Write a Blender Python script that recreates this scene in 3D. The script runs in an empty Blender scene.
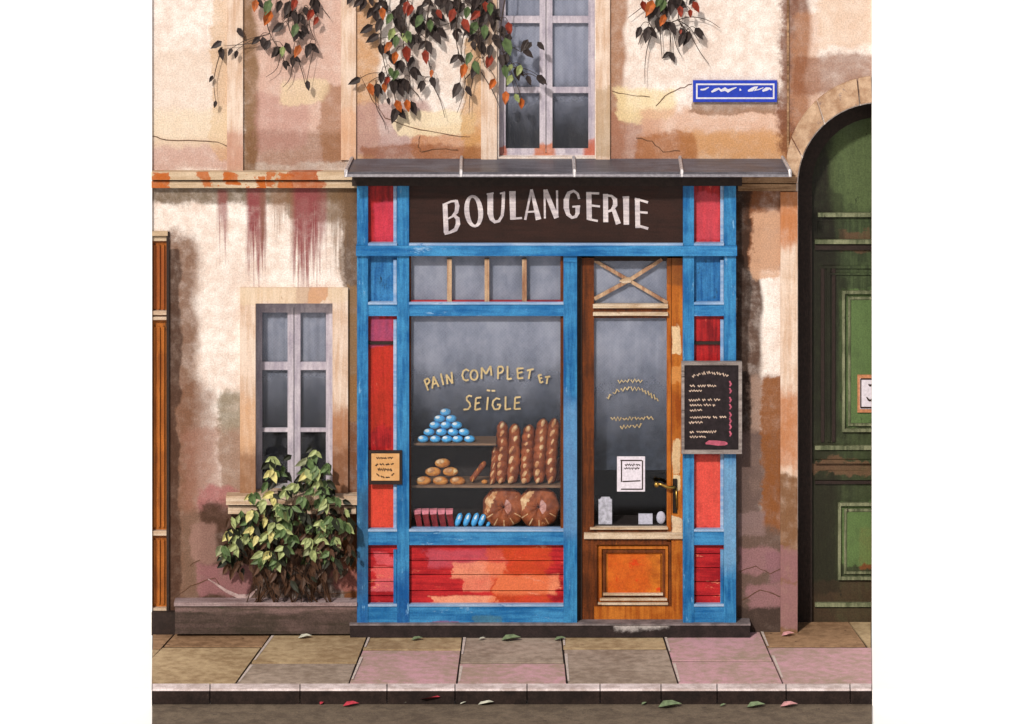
import bpy, bmesh, math, random
from mathutils import Vector, Matrix
random.seed(11)
SC = bpy.context.scene
COL = SC.collection
D, H, S = 30.0, 8.0, 140.0          # camera distance and height (m), pixels per metre on the facade plane

def X(px, y=0.0): return (px - 512) / S * (D + y) / D
def Z(py, y=0.0): return H + ((632 - py) / S - H) * (D + y) / D
def P(px, py, y=0.0): return Vector((X(px, y), y, Z(py, y)))
def G(px, py, z=0.0):                 # point of a level surface at height z
    s = (H - z) / (H - (632 - py) / S)
    y = s * D - D
    return Vector((X(px, y), y, z))

# ------------------------------------------------------------------ objects
def wloc(o):
    v = Vector((0, 0, 0))
    while o is not None:
        v += o.location; o = o.parent
    return v
def thing(name, label, cat, loc=(0, 0, 0), group=None):
    o = bpy.data.objects.new(name, None); COL.objects.link(o)
    o.location = loc; o.empty_display_size = .05
    return tag(o, label, cat, group)
def tag(o, label, cat, group=None):
    o['label'] = label; o['category'] = cat
    if group: o['group'] = group
    return o
def obj(name, bm, mats, parent=None, smooth=False, loc=None, label=None, bev=0.0):
    if bev:
        bmesh.ops.bevel(bm, geom=[e for e in bm.edges if len(e.link_faces) == 2 and e.calc_face_angle(0) > .5],
                        offset=bev, segments=1, affect='EDGES', clamp_overlap=True)
    me = bpy.data.meshes.new(name)
    off = Vector(loc) if loc is not None else (wloc(parent) if parent else Vector((0, 0, 0)))
    bmesh.ops.translate(bm, verts=bm.verts, vec=-off)
    bmesh.ops.recalc_face_normals(bm, faces=bm.faces)
    bm.to_mesh(me); bm.free()
    for m in (mats if isinstance(mats, (list, tuple)) else [mats]): me.materials.append(m)
    if smooth:
        for p in me.polygons: p.use_smooth = True
    o = bpy.data.objects.new(name, me); COL.objects.link(o)
    if parent: o.parent = parent
    if loc is not None: o.location = Vector(loc) - (wloc(parent) if parent else Vector((0, 0, 0)))
    if label: o['label'] = label
    return o
def struct(name, bm, mats, kind='structure', smooth=False):
    o = obj(name, bm, mats, smooth=smooth); o['kind'] = kind; return o

# ------------------------------------------------------------------ mesh helpers
def new(): return bmesh.new()
def wbox(bm, x0, x1, y0, y1, z0, z1, mi=0):
    vs = [bm.verts.new((x, y, z)) for z in (z0, z1) for y in (y0, y1) for x in (x0, x1)]
    for f in ((0, 1, 3, 2), (4, 6, 7, 5), (0, 4, 5, 1), (2, 3, 7, 6), (0, 2, 6, 4), (1, 5, 7, 3)):
        bm.faces.new([vs[i] for i in f]).material_index = mi
    return vs
def box(bm, px0, px1, py0, py1, yf, yb, mi=0):
    """box whose front face covers these facade pixels when it stands at depth yf"""
    return wbox(bm, X(px0, yf), X(px1, yf), yf, yb, Z(py1, yf), Z(py0, yf), mi)
def prism(bm, pts, yf, yb, mi=0):
    """polygon in facade pixels, given thickness"""
    a = [bm.verts.new(P(x, y, yf)) for x, y in pts]
    b = [bm.verts.new((v.co.x, yb, v.co.z)) for v in a]
    fs = [bm.faces.new(a), bm.faces.new(b[::-1])]
    for i in range(len(a)):
        j = (i + 1) % len(a); fs.append(bm.faces.new((a[i], b[i], b[j], a[j])))
    for f in fs: f.material_index = mi
def ribbon(bm, pts, yf, th=.002, mi=0, w=None, split=True):
    """flat stroke: pts = (px, py[, width px]); mitred strip with thickness"""
    q = [(p[0], p[1], p[2] if len(p) > 2 else w) for p in pts]
    if split:
        for i in range(1, len(q) - 1):
            d0 = Vector((q[i][0] - q[i - 1][0], q[i][1] - q[i - 1][1])); d1 = Vector((q[i + 1][0] - q[i][0], q[i + 1][1] - q[i][1]))
            if d0.length > 1e-6 and d1.length > 1e-6 and d0.angle(d1) > 1.1:       # a sharp corner: two strokes
                ribbon(bm, q[:i + 1], yf, th, mi); ribbon(bm, q[i:], yf - .0002, th, mi); return
    L, R = [], []
    for i, (x, y, ww) in enumerate(q):
        a = q[max(i - 1, 0)]; b = q[min(i + 1, len(q) - 1)]
        d = Vector((b[0] - a[0], b[1] - a[1]))
        if d.length < 1e-6: d = Vector((1, 0))
        d.normalize(); n = Vector((-d.y, d.x)) * ww / 2
        L.append((x + n.x, y + n.y)); R.append((x - n.x, y - n.y))
    def V(p, yy): c = P(p[0], p[1], yf); return bm.verts.new((c.x, yy, c.z))
    lf = [V(p, yf) for p in L]; rf = [V(p, yf) for p in R]
    lb = [V(p, yf + th) for p in L]; rb = [V(p, yf + th) for p in R]
    n = len(q)
    for i in range(n - 1):
        for f in ((lf[i], lf[i + 1], rf[i + 1], rf[i]), (lf[i], lb[i], lb[i + 1], lf[i + 1]), (rf[i], rf[i + 1], rb[i + 1], rb[i])):
            bm.faces.new(f).material_index = mi
    for i in (0, n - 1): bm.faces.new((lf[i], rf[i], rb[i], lb[i])).material_index = mi
def tube(bm, pts, rad, seg=8, mi=0, cap=True):
    pts = [Vector(p) for p in pts]; n = len(pts); rings = []
    for i in range(n):
        t = (pts[min(i + 1, n - 1)] - pts[max(i - 1, 0)])
        if t.length < 1e-9: t = Vector((0, 0, 1))
        t.normalize()
        u = t.cross(Vector((0, 1, 0)))
        if u.length < .1: u = t.cross(Vector((1, 0, 0)))
        u.normalize(); v = t.cross(u)
        r = rad(i / max(n - 1, 1)) if callable(rad) else (rad[i] if isinstance(rad, (list, tuple)) else rad)
        rings.append([bm.verts.new(pts[i] + (u * math.cos(a) + v * math.sin(a)) * r) for a in [2 * math.pi * k / seg for k in range(seg)]])
    for i in range(n - 1):
        for k in range(seg):
            bm.faces.new((rings[i][k], rings[i][(k + 1) % seg], rings[i + 1][(k + 1) % seg], rings[i + 1][k])).material_index = mi
    if cap:
        bm.faces.new(rings[0][::-1]).material_index = mi; bm.faces.new(rings[-1]).material_index = mi
def ellipsoid(bm, c, r, mi=0, rot=None, seg=14, rings=8, bump=0.0):
    m = Matrix.Translation(c) @ (rot.to_4x4() if rot else Matrix.Identity(4)) @ Matrix.Diagonal((r[0], r[1], r[2], 1))
    ret = bmesh.ops.create_uvsphere(bm, u_segments=seg, v_segments=rings, radius=1, matrix=m)
    for v in ret['verts']:
        if bump: v.co += Vector((random.uniform(-1, 1), random.uniform(-1, 1), random.uniform(-1, 1))) * bump
        for f in v.link_faces: f.material_index = mi
def spline(pts, n=6):
    """Catmull-Rom through the points"""
    pts = [Vector(p) for p in pts]; out = []
    for i in range(len(pts) - 1):
        a, b, c, d = pts[max(i - 1, 0)], pts[i], pts[i + 1], pts[min(i + 2, len(pts) - 1)]
        for k in range(n):
            t = k / n
            out.append(.5 * ((2 * b) + (c - a) * t + (2 * a - 5 * b + 4 * c - d) * t * t + (3 * b - a - 3 * c + d) * t ** 3))
    out.append(pts[-1]); return out
def leaf(bm, base, tip, width, mi, fold=.35, curl=.12, side=None):
    base, tip = Vector(base), Vector(tip)
    d = tip - base; L = d.length; d.normalize()
    u = side or Vector((0, -1, 0)).cross(d)
    if u.length < .05: u = Vector((1, 0, 0))
    u.normalize(); nrm = d.cross(u)
    if nrm.y > 0: nrm = -nrm
    def pt(t, s, lift): return bm.verts.new(base + d * L * t + u * s * width + nrm * (lift * width - curl * L * t * t))
    b = pt(0, 0, 0); m1 = pt(.3, 0, -fold * .5); m2 = pt(.65, 0, -fold * .35); t = pt(1, 0, 0)
    l1 = pt(.25, .46, fold * .5); l2 = pt(.62, .38, fold * .3); r1 = pt(.25, -.46, fold * .5); r2 = pt(.62, -.38, fold * .3)
    for f in ((b, m1, l1), (b, r1, m1), (m1, m2, l2, l1), (m1, r1, r2, m2), (m2, t, l2), (m2, r2, t)):
        bm.faces.new(f).material_index = mi

# ------------------------------------------------------------------ materials
def lin(c): return tuple(((v / 255) / 12.92 if v / 255 <= .04045 else ((v / 255 + .055) / 1.055) ** 2.4) for v in c)
class N:
    def __init__(s, name):
        s.m = bpy.data.materials.new(name); s.m.use_nodes = True; s.t = s.m.node_tree
        s.t.nodes.clear(); s.out = s.n('ShaderNodeOutputMaterial')
        s.pos = s.n('ShaderNodeNewGeometry').outputs['Position']
    def n(s, typ, **kw):
        o = s.t.nodes.new(typ)
        for k, v in kw.items(): setattr(o, k, v)
        return o
    def put(s, sock, v):
        if isinstance(v, bpy.types.NodeSocket): s.t.links.new(v, sock)
        elif v is not None:
            if sock.type == 'RGBA' and len(v) == 3: v = (*v, 1)
            sock.default_value = v
    def math(s, op, a, b=None, clamp=False):
        o = s.n('ShaderNodeMath', operation=op, use_clamp=clamp); s.put(o.inputs[0], a)
        if b is not None: s.put(o.inputs[1], b)
        return o.outputs[0]
    def vmul(s, v, sc):
        o = s.n('ShaderNodeVectorMath', operation='MULTIPLY'); s.put(o.inputs[0], v); o.inputs[1].default_value = sc
        return o.outputs[0]
    def noise(s, v, scale, detail=4, rough=.55, dist=0):
        o = s.n('ShaderNodeTexNoise'); s.put(o.inputs['Vector'], v); o.inputs['Scale'].default_value = scale
        o.inputs['Detail'].default_value = detail; o.inputs['Roughness'].default_value = rough; o.inputs['Distortion'].default_value = dist
        return o.outputs['Fac']
    def remap(s, v, a, b, c=0.0, d=1.0):
        o = s.n('ShaderNodeMapRange', interpolation_type='SMOOTHSTEP'); s.put(o.inputs[0], v)
        for i, k in enumerate((a, b, c, d)): s.put(o.inputs[i + 1], k)
        return o.outputs[0]
    def mix(s, f, a, b, blend='MIX'):
        o = s.n('ShaderNodeMix', data_type='RGBA', blend_type=blend); s.put(o.inputs[0], f)
        s.put(o.inputs[6], a); s.put(o.inputs[7], b); return o.outputs[2]
    def bump(s, h, strength, dist=.01):
        o = s.n('ShaderNodeBump'); s.put(o.inputs['Height'], h); o.inputs['Strength'].default_value = strength
        o.inputs['Distance'].default_value = dist; return o.outputs[0]
    def bsdf(s, col, rough=.6, normal=None, metal=0, spec=.5, **kw):
        o = s.n('ShaderNodeBsdfPrincipled'); s.put(o.inputs['Base Color'], col); s.put(o.inputs['Roughness'], rough)
        o.inputs['Metallic'].default_value = metal; o.inputs['Specular IOR Level'].default_value = spec
        if normal is not None: s.put(o.inputs['Normal'], normal)
        s.t.links.new(o.outputs[0], s.out.inputs[0]); return o
    def stain(s, dv, x0, x1, y0, y1, f):
        """soft patch over facade pixels x0-x1, y0-y1, feather f px, ragged through the distorted position dv"""
        cx, hx = X((x0 + x1) / 2), (x1 - x0) / 2 / S; cz, hz = (Z(y0) + Z(y1)) / 2, (y1 - y0) / 2 / S
        sub = s.n('ShaderNodeVectorMath', operation='SUBTRACT'); s.put(sub.inputs[0], dv); sub.inputs[1].default_value = (cx, 0, cz)
        ab = s.n('ShaderNodeVectorMath', operation='ABSOLUTE'); s.put(ab.inputs[0], sub.outputs[0])
        sb = s.n('ShaderNodeVectorMath', operation='SUBTRACT'); s.put(sb.inputs[0], ab.outputs[0]); sb.inputs[1].default_value = (hx, 0, hz)
        mx = s.n('ShaderNodeVectorMath', operation='MAXIMUM'); s.put(mx.inputs[0], sb.outputs[0]); mx.inputs[1].default_value = (0, 0, 0)
        ml = s.vmul(mx.outputs[0], (1, 0, 1))
        ln = s.n('ShaderNodeVectorMath', operation='LENGTH'); s.put(ln.inputs[0], ml)
        return s.remap(ln.outputs['Value'], 0.0, f / S, 1.0, 0.0)
    def distorted(s, amp, scale=6):
        o = s.n('ShaderNodeTexNoise'); s.put(o.inputs['Vector'], s.pos); o.inputs['Scale'].default_value = scale; o.inputs['Detail'].default_value = 6
        o.inputs['Roughness'].default_value = .65
        a = s.n('ShaderNodeVectorMath', operation='SUBTRACT'); s.put(a.inputs[0], o.outputs['Color']); a.inputs[1].default_value = (.5, .5, .5)
        b = s.vmul(a.outputs[0], amp if isinstance(amp, tuple) else (amp, amp, amp))
        c = s.n('ShaderNodeVectorMath', operation='ADD'); s.put(c.inputs[0], s.pos); s.put(c.inputs[1], b); return c.outputs[0]

def drip(m, x0, x1, y0, y1, f):
    """run of rusty water: full at the top, thinning out in streaks downwards"""
    k = m.stain(m.distorted(.03, 3), x0, x1, y0, y1, f)
    sep = m.n('ShaderNodeSeparateXYZ'); m.put(sep.inputs[0], m.pos)
    fade = m.remap(sep.outputs[2], Z(y1), Z(y0), 0.0, 1.0)
    st = m.remap(m.math('ADD', m.noise(m.vmul(m.pos, (60, 60, 1.6)), 1, 4, .6), m.math('MULTIPLY', fade, .35)), .5, .75)
    return m.math('MULTIPLY', k, st)
def paint(name, c0, c1, worn=None, worn_amt=.62, streak='v', rough=.45, sp=.18, bump=.25, stains_shading=(), wscale=9, big=2.2, rag=.12):
    """brushed, weathered surface: two tones in brush streaks and blotches, optional worn-through tone"""
    m = N(name)
    sc = {'v': (38, 38, 3.2), 'h': (3.2, 38, 38), 'n': (14, 14, 14)}[streak]
    st = m.noise(m.vmul(m.pos, sc), 1, 5, .6)
    bl = m.noise(m.pos, big * 2, 4, .6, .4)
    f = m.remap(m.math('ADD', m.math('MULTIPLY', st, .55), m.math('MULTIPLY', bl, .45)), .36, .64)
    col = m.mix(f, c0, c1)
    if stains_shading:
        dv = m.distorted((rag * 3, rag, rag * .5) if streak == 'h' else (rag * .5, rag, rag * 2) if streak == 'v' else (rag,) * 3, 6 if rag < .15 else 4)
        gr = m.math('ADD', m.math('MULTIPLY', m.noise(m.vmul(m.pos, tuple(v ** .6 for v in sc) if streak != 'n' else (1, 1, 1)), 1 if streak != 'n' else 16, 8, .75), 1.3), -.65)
        br = m.noise(m.pos, 11, 6, .7)
        for (x0, x1, y0, y1, fe, sc_, op) in stains_shading:
            k = m.stain(dv, x0, x1, y0, y1, fe) if op > 0 else drip(m, x0, x1, y0, y1, fe)
            if op > 0: k = m.math('MULTIPLY', m.remap(m.math('ADD', k, gr), .06, .86), m.remap(k, 0.0, .22))
            op = abs(op)
            k = m.math('MULTIPLY', m.math('MULTIPLY', k, m.remap(br, .25, .6, .68, 1.0)), op, True)
            col = m.mix(k, col, sc_)
    if worn is not None:
        w = m.remap(m.noise(m.vmul(m.pos, tuple(v ** .5 for v in sc)), wscale / 3, 8, .72), worn_amt, worn_amt + .07)
        col = m.mix(w, col, worn)
    fine = m.noise(m.pos, 95, 3, .7)
    col = m.mix(1.0, col, m.mix(m.remap(fine, .3, .7), (1 - sp,) * 3, (1 + sp * .5,) * 3), 'MULTIPLY')
    h = m.math('ADD', st, m.math('MULTIPLY', fine, .6))
    m.bsdf(col, m.remap(bl, .3, .7, rough - .08, rough + .15), m.bump(h, bump, .004), 0, .2)
    return m.m
def plain(name, c, rough=.6, metal=0, var=.25, scale=40, spec=.25):
    m = N(name); f = m.remap(m.noise(m.pos, scale, 4, .6), .3, .7)
    col = m.mix(f, tuple(v * (1 - var) for v in c), tuple(min(v * (1 + var), 1) for v in c))
    m.bsdf(col, rough, m.bump(f, .15, .003), metal, spec); return m.m

WHITE = plain('margin_white', (.92, .92, .92), .9, var=.008, scale=3, spec=.1)
def C(*c, k=.72): return tuple(v * k for v in lin(c))

# plaster of the facade: cream lime render with ochre, pink and brown weathering, edge shading painted in
cream, ochre, brown, pinkp, dark, moss = C(240, 224, 206), C(214, 168, 112), C(122, 80, 48), C(205, 164, 150), C(62, 46, 38), C(92, 84, 60)
buff = C(222, 180, 146); rust = C(196, 104, 44); wine = C(148, 78, 80)
ST = [ # x0 x1 y0 y1 feather colour opacity
 (150, 222, 143, 165, 12, pinkp, .85), (160, 228, 60, 130, 26, C(236, 214, 196), .6), (216, 228, 0, 158, 7, ochre, .55),
 (152, 226, 118, 138, 18, C(242, 222, 188), .5),
 (248, 340, -20, 158, 10, C(216, 176, 160), .9), (246, 252, -10, 168, 12, C(132, 98, 60), .85), (252, 340, 140, 168, 16, brown, .55), (326, 341, 90, 160, 10, C(150, 98, 54), .6),
 (262, 300, 100, 140, 16, C(190, 140, 132), .5), (286, 320, 85, 100, 10, C(240, 218, 180), .7),
 (357, 372, 0, 158, 14, C(206, 150, 92), .85), (358, 420, 110, 150, 18, C(188, 150, 146), .8), (420, 478, 132, 158, 14, C(206, 140, 88), .8), (400, 472, 116, 132, 8, C(250, 232, 196), .85),
 (467, 481, 40, 158, 8, C(214, 162, 96), .7), (366, 480, 150, 162, 8, C(150, 86, 50), .7),
 (611, 618, 0, 160, 14, C(160, 104, 60), .85), (614, 650, 120, 160, 18, C(176, 122, 100), .8), (622, 668, 94, 116, 10, C(248, 226, 176), .8),
 (650, 786, 118, 150, 18, C(226, 178, 150), .8), (690, 786, 140, 160, 16, C(214, 156, 92), .75), (640, 690, 138, 160, 10, C(174, 110, 64), .8),
 (694, 776, 101, 112, 5, C(138, 100, 72), .75),  # paints the shadow cast below the street plate
 (788, 800, -20, 150, 16, C(120, 66, 38), .9), (800, 812, 20, 120, 16, C(206, 150, 112), .5), (826, 872, -10, 40, 16, C(232, 196, 166), .6), (800, 872, 62, 86, 12, C(140, 84, 54), .7),
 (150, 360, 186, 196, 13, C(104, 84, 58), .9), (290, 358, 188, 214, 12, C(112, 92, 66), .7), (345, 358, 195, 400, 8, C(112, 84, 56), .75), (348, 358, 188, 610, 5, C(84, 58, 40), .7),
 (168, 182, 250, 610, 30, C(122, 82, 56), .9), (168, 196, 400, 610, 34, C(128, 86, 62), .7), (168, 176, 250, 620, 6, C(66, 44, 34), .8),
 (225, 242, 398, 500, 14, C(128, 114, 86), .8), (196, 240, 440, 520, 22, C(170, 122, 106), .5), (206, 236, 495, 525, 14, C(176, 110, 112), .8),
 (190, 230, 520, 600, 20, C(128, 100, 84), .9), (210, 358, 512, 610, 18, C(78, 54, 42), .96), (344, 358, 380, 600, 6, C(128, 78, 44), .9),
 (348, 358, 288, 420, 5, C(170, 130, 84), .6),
 (737, 756, 185, 640, 10, C(84, 54, 38), .95), (752, 790, 186, 262, 14, C(134, 82, 50), .95), (737, 747, 185, 640, 6, C(54, 38, 30), .9), (757, 776, 215, 275, 9, C(224, 178, 146), .85),  # dark bands paint shade along the shopfront side
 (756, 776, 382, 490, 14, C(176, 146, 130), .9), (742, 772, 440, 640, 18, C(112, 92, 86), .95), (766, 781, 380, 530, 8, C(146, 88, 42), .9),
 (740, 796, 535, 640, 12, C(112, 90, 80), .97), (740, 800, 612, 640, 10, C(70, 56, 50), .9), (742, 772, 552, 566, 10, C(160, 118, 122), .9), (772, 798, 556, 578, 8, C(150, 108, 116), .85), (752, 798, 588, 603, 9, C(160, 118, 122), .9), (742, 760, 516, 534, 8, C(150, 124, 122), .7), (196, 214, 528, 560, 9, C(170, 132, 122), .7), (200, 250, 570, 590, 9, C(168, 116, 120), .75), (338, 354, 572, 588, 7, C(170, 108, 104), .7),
 (220, 225, 192, 262, 5, wine, -.7), (250, 262, 188, 300, 6, wine, -1.0), (262, 264, 190, 270, 4, C(140, 100, 84), -.8), (296, 315, 186, 305, 8, wine, -1.0), (303, 306, 200, 340, 5, C(158, 96, 96), -.8), (320, 324, 190, 270, 6, wine, -.7), (275, 290, 186, 240, 8, C(150, 110, 84), -.6), (332, 350, 186, 270, 8, C(130, 100, 74), -.7),
]
PLASTER = paint('lime_plaster', C(230, 210, 198, k=.78), C(252, 244, 238, k=.8), C(238, 216, 194), .67, streak='n', rough=.85, sp=.24, bump=.6, stains_shading=ST, big=1.2, rag=.2)
STONE_PALE = paint('pale_dressed_stone', C(218, 184, 158), C(246, 226, 210), C(170, 120, 80), .66, 'v', .85, .14, .4,
    stains_shading=[(240, 248, 420, 500, 40, C(214, 156, 100), .55), (332, 348, 430, 500, 40, C(168, 104, 58), .75), (240, 350, 470, 500, 40, C(128, 80, 50), .7),
            (310, 326, 286, 300, 3, rust, 1), (298, 308, 286, 304, 3, wine, .6), (240, 350, 286, 300, 5, C(236, 214, 180), .5),
            (780, 796, 190, 225, 36, C(196, 116, 54), .85), (780, 796, 410, 450, 34, C(190, 114, 56), .8), (780, 796, 480, 640, 12, C(128, 88, 56), .95), (778, 798, 552, 576, 8, C(156, 112, 118), .85), (776, 798, 586, 622, 9, C(160, 118, 122), .85),
            (596, 610, 90, 150, 9, C(188, 160, 126), .7), (341, 356, 130, 160, 30, C(222, 168, 130), .7), (226, 243, 145, 160, 26, C(196, 140, 118), .75)])
ledge_rust = [(155, 168, 172, 190, 3, rust, 1), (208, 216, 172, 184, 3, rust, .9), (228, 240, 172, 182, 3, rust, 1), (252, 262, 176, 188, 3, rust, 1), (266, 272, 172, 184, 3, rust, .9), (279, 289, 172, 188, 3, rust, 1), (292, 316, 171, 188, 6, C(180, 84, 34), .9)]
CORNICE = paint('stone_ledge', C(196, 168, 136), C(226, 204, 176), C(120, 92, 66), .64, 'h', .85, .16, .4, stains_shading=ledge_rust)
CORNICE_DK = paint('dark_ledge', C(120, 86, 58), C(196, 158, 122), C(70, 48, 34), .6, 'h', .85, .2, .4)  # darker, browner tone for the right ledge and thin upright strip
SILL = paint('sill_stone', C(190, 156, 126), C(232, 210, 186), C(110, 78, 54), .62, 'h', .85, .16, .4)
PLINTH = paint('plinth_stone', C(92, 78, 70), C(140, 114, 112), C(70, 74, 52), .6, 'h', .9, .25, .6, stains_shading=[(152, 358, 612, 632, 8, C(52, 46, 36), .7)])
ARCH = paint('arch_stone', C(176, 138, 108), C(222, 190, 160), C(128, 110, 116), .6, 'n', .85, .16, .4)
PATCH = paint('loose_plaster', C(150, 112, 112), C(206, 176, 168), C(232, 216, 206), .6, 'n', .85, .2, .6)
ROUGH = paint('rough_masonry', C(116, 86, 88), C(170, 130, 136), C(206, 170, 172), .62, 'n', .9, .25, .8)
PATCH_W = paint('curled_plaster', C(170, 138, 136), C(214, 192, 190), None, .6, 'n', .85, .2, .3)
CRACK = plain('crack_soil', C(104, 74, 56), .95)
# joinery
BLUE = paint('blue_paint', C(20, 96, 160), C(66, 150, 206), C(120, 176, 222), .6, 'v', .42, .2, .3,
    stains_shading=[(355, 412, 576, 620, 14, C(20, 80, 160), .5), (355, 366, 500, 570, 40, C(54, 70, 84), .5), (560, 580, 430, 500, 60, C(116, 160, 206), .6), (724, 738, 480, 540, 50, C(140, 184, 220), .6)])
BLUE_H = paint('blue_paint_rail', C(20, 100, 166), C(70, 154, 212), C(136, 182, 226), .6, 'h', .42, .2, .3,
    stains_shading=[(430, 456, 620, 624, 4, C(170, 40, 44), .7), (510, 556, 621, 624, 4, C(160, 44, 48), .65), (474, 496, 614, 622, 5, C(84, 130, 140), .6)])
BEAD = paint('blue_highlight_paint', C(120, 164, 214), C(178, 202, 232), C(70, 130, 190), .6, 'h', .45, .12, .2)  # pale tone paints highlights along rail tops and panel edges
BLUE_P = paint('blue_panel_paint', C(16, 84, 150), C(64, 142, 202), C(30, 64, 90), .58, 'v', .45, .25, .3)
RED = paint('red_paint', C(124, 20, 28), C(210, 44, 46), C(244, 122, 100), .63, 'v', .4, .22, .3,
    stains_shading=[(372, 395, 455, 520, 12, C(250, 92, 66), .7), (374, 390, 318, 340, 6, C(168, 84, 128), .7), (700, 716, 195, 235, 9, C(222, 84, 100), .7), (378, 392, 205, 238, 8, C(226, 70, 96), .7), (698, 720, 460, 520, 9, C(250, 98, 84), .8), (374, 392, 350, 420, 12, C(196, 58, 28), .6)])
RED_H = paint('red_board_paint', C(150, 22, 34), C(214, 46, 50), C(248, 150, 118), .6, 'h', .4, .22, .3,
    stains_shading=[(430, 500, 552, 560, 9, C(206, 92, 110), .7), (455, 500, 563, 572, 6, C(250, 160, 128), .9), (500, 556, 576, 588, 8, C(250, 150, 110), .95), (470, 490, 578, 586, 6, C(250, 150, 120), .8), (432, 496, 595, 601, 4, C(252, 168, 132), .95), (500, 540, 548, 602, 16, C(232, 96, 34), .5),
            (376, 392, 552, 560, 4, C(240, 110, 120), .7), (376, 394, 566, 574, 4, C(244, 112, 110), .8), (376, 394, 578, 586, 4, C(240, 120, 130), .7)])  # salmon patches paint highlights onto the red boards
ORANGE = paint('ochre_varnish', C(160, 78, 22), C(208, 124, 44), C(240, 206, 160), .69, 'v', .4, .2, .3,
    stains_shading=[(673, 679, 328, 350, 2.5, C(244, 212, 168), 1), (673, 680, 366, 382, 3, C(226, 154, 84), .9), (674, 679, 440, 470, 2.5, C(240, 214, 170), .8), (674, 679, 474, 486, 2.5, C(240, 220, 180), 1), (673, 680, 516, 534, 3, C(232, 208, 176), 1), (668, 684, 256, 280, 8, C(100, 62, 36), .6)])  # dark end at the stile top paints shade below the rail
BROWN = paint('dark_varnish', C(78, 40, 20), C(130, 66, 26), C(170, 96, 40), .64, 'v', .45, .28, .35)
PANEL = paint('orange_panel', C(176, 88, 28), C(222, 128, 40), C(226, 74, 24), .6, 'n', .4, .2, .3, stains_shading=[(600, 640, 552, 588, 18, C(222, 92, 30), .6), (664, 676, 552, 596, 5, C(110, 62, 26), .7)])
PALEWOOD = paint('lit_pale_wood', C(190, 160, 128), C(240, 222, 198), C(150, 96, 50), .6, 'h', .55, .2, .3)  # pale tone paints the lit look of the door rails
TAN = paint('tan_wood', C(150, 104, 78), C(216, 184, 150), None, .6, 'v', .5, .2, .3)
LDOOR = paint('brown_door_paint', C(150, 82, 30), C(200, 118, 46), C(92, 66, 40), .62, 'v', .45, .25, .3, stains_shading=[(150, 170, 250, 300, 14, C(166, 86, 40), .7)])
SIGN = paint('sign_black', C(44, 26, 21), C(58, 34, 28), C(34, 27, 27), .6, 'h', .5, .3, .15)
WHITE_L = paint('faded_white_lettering', C(186, 176, 184), C(240, 230, 232), None, .6, 'h', .6, .15, .1)
CREAM_L = paint('cream_lettering', C(190, 168, 122), C(222, 200, 152), None, .6, 'h', .6, .1, .1)
ZINC = paint('zinc_sheet', C(84, 82, 90), C(120, 118, 128), C(170, 166, 174), .66, 'h', .42, .2, .2)
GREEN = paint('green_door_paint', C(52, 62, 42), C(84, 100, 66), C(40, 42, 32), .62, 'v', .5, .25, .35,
    stains_shading=[(866, 876, 540, 576, 6, C(170, 92, 52), .9), (796, 832, 100, 640, 14, C(34, 28, 22), .9), (806, 872, 448, 640, 24, C(58, 62, 40), .5), (845, 872, 240, 256, 5, C(120, 84, 66), .6), (800, 872, 472, 482, 4, C(126, 92, 70), .7), (800, 872, 596, 640, 10, C(80, 58, 44), .7), (848, 875, 302, 428, 8, C(104, 132, 80), .85), (846, 875, 514, 570, 6, C(106, 136, 80), .85), (845, 875, 130, 205, 22, C(98, 116, 74), .7), (796, 842, 205, 300, 10, C(34, 32, 24), .6), (816, 846, 290, 445, 8, C(36, 38, 26), .6), (816, 840, 490, 600, 8, C(38, 36, 26), .6)])  # near-black bands paint shade along jamb and frame into the green
GREENLIT = paint('green_moulding_lit', C(84, 92, 66), C(152, 156, 124), C(60, 58, 44), .6, 'v', .5, .2, .3)  # lighter copy of the green, painting lit moulding edges
FRAMEW = paint('white_lavender_paint', C(176, 168, 184), C(222, 214, 224), C(140, 110, 100), .68, 'v', .5, .15, .2,
    stains_shading=[(540, 550, 148, 160, 9, C(206, 112, 48), .85), (588, 596, 146, 160, 9, C(198, 92, 42), .85), (498, 504, 152, 160, 7, C(196, 98, 50), .8)])
DOORSTEP = paint('step_stone', C(36, 29, 29), C(56, 45, 45), C(110, 102, 104), .7, 'n', .7, .25, .5, stains_shading=[(618, 664, 616, 618, 10, C(206, 200, 200), .9)])
DARKWOOD = plain('dark_timber', C(48, 36, 32), .7)  # near-black timber tone for frames, beams and thin strips
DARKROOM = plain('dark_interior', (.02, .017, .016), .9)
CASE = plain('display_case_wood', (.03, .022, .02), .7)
CURTAIN = paint('grey_net_curtain', C(104, 106, 118), C(150, 150, 164), None, .6, 'v', .9, .25, .5)
CURTAIN_DK = paint('dim_net_curtain', C(84, 88, 98), C(120, 126, 138), None, .6, 'v', .9, .3, .5)
BLIND = paint('pale_blind', C(176, 176, 190), C(214, 212, 222), C(160, 148, 136), .64, 'v', .9, .15, .3)
SHELF = paint('shelf_wood', C(120, 92, 74), C(172, 136, 108), None, .6, 'h', .5, .2, .2)
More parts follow.
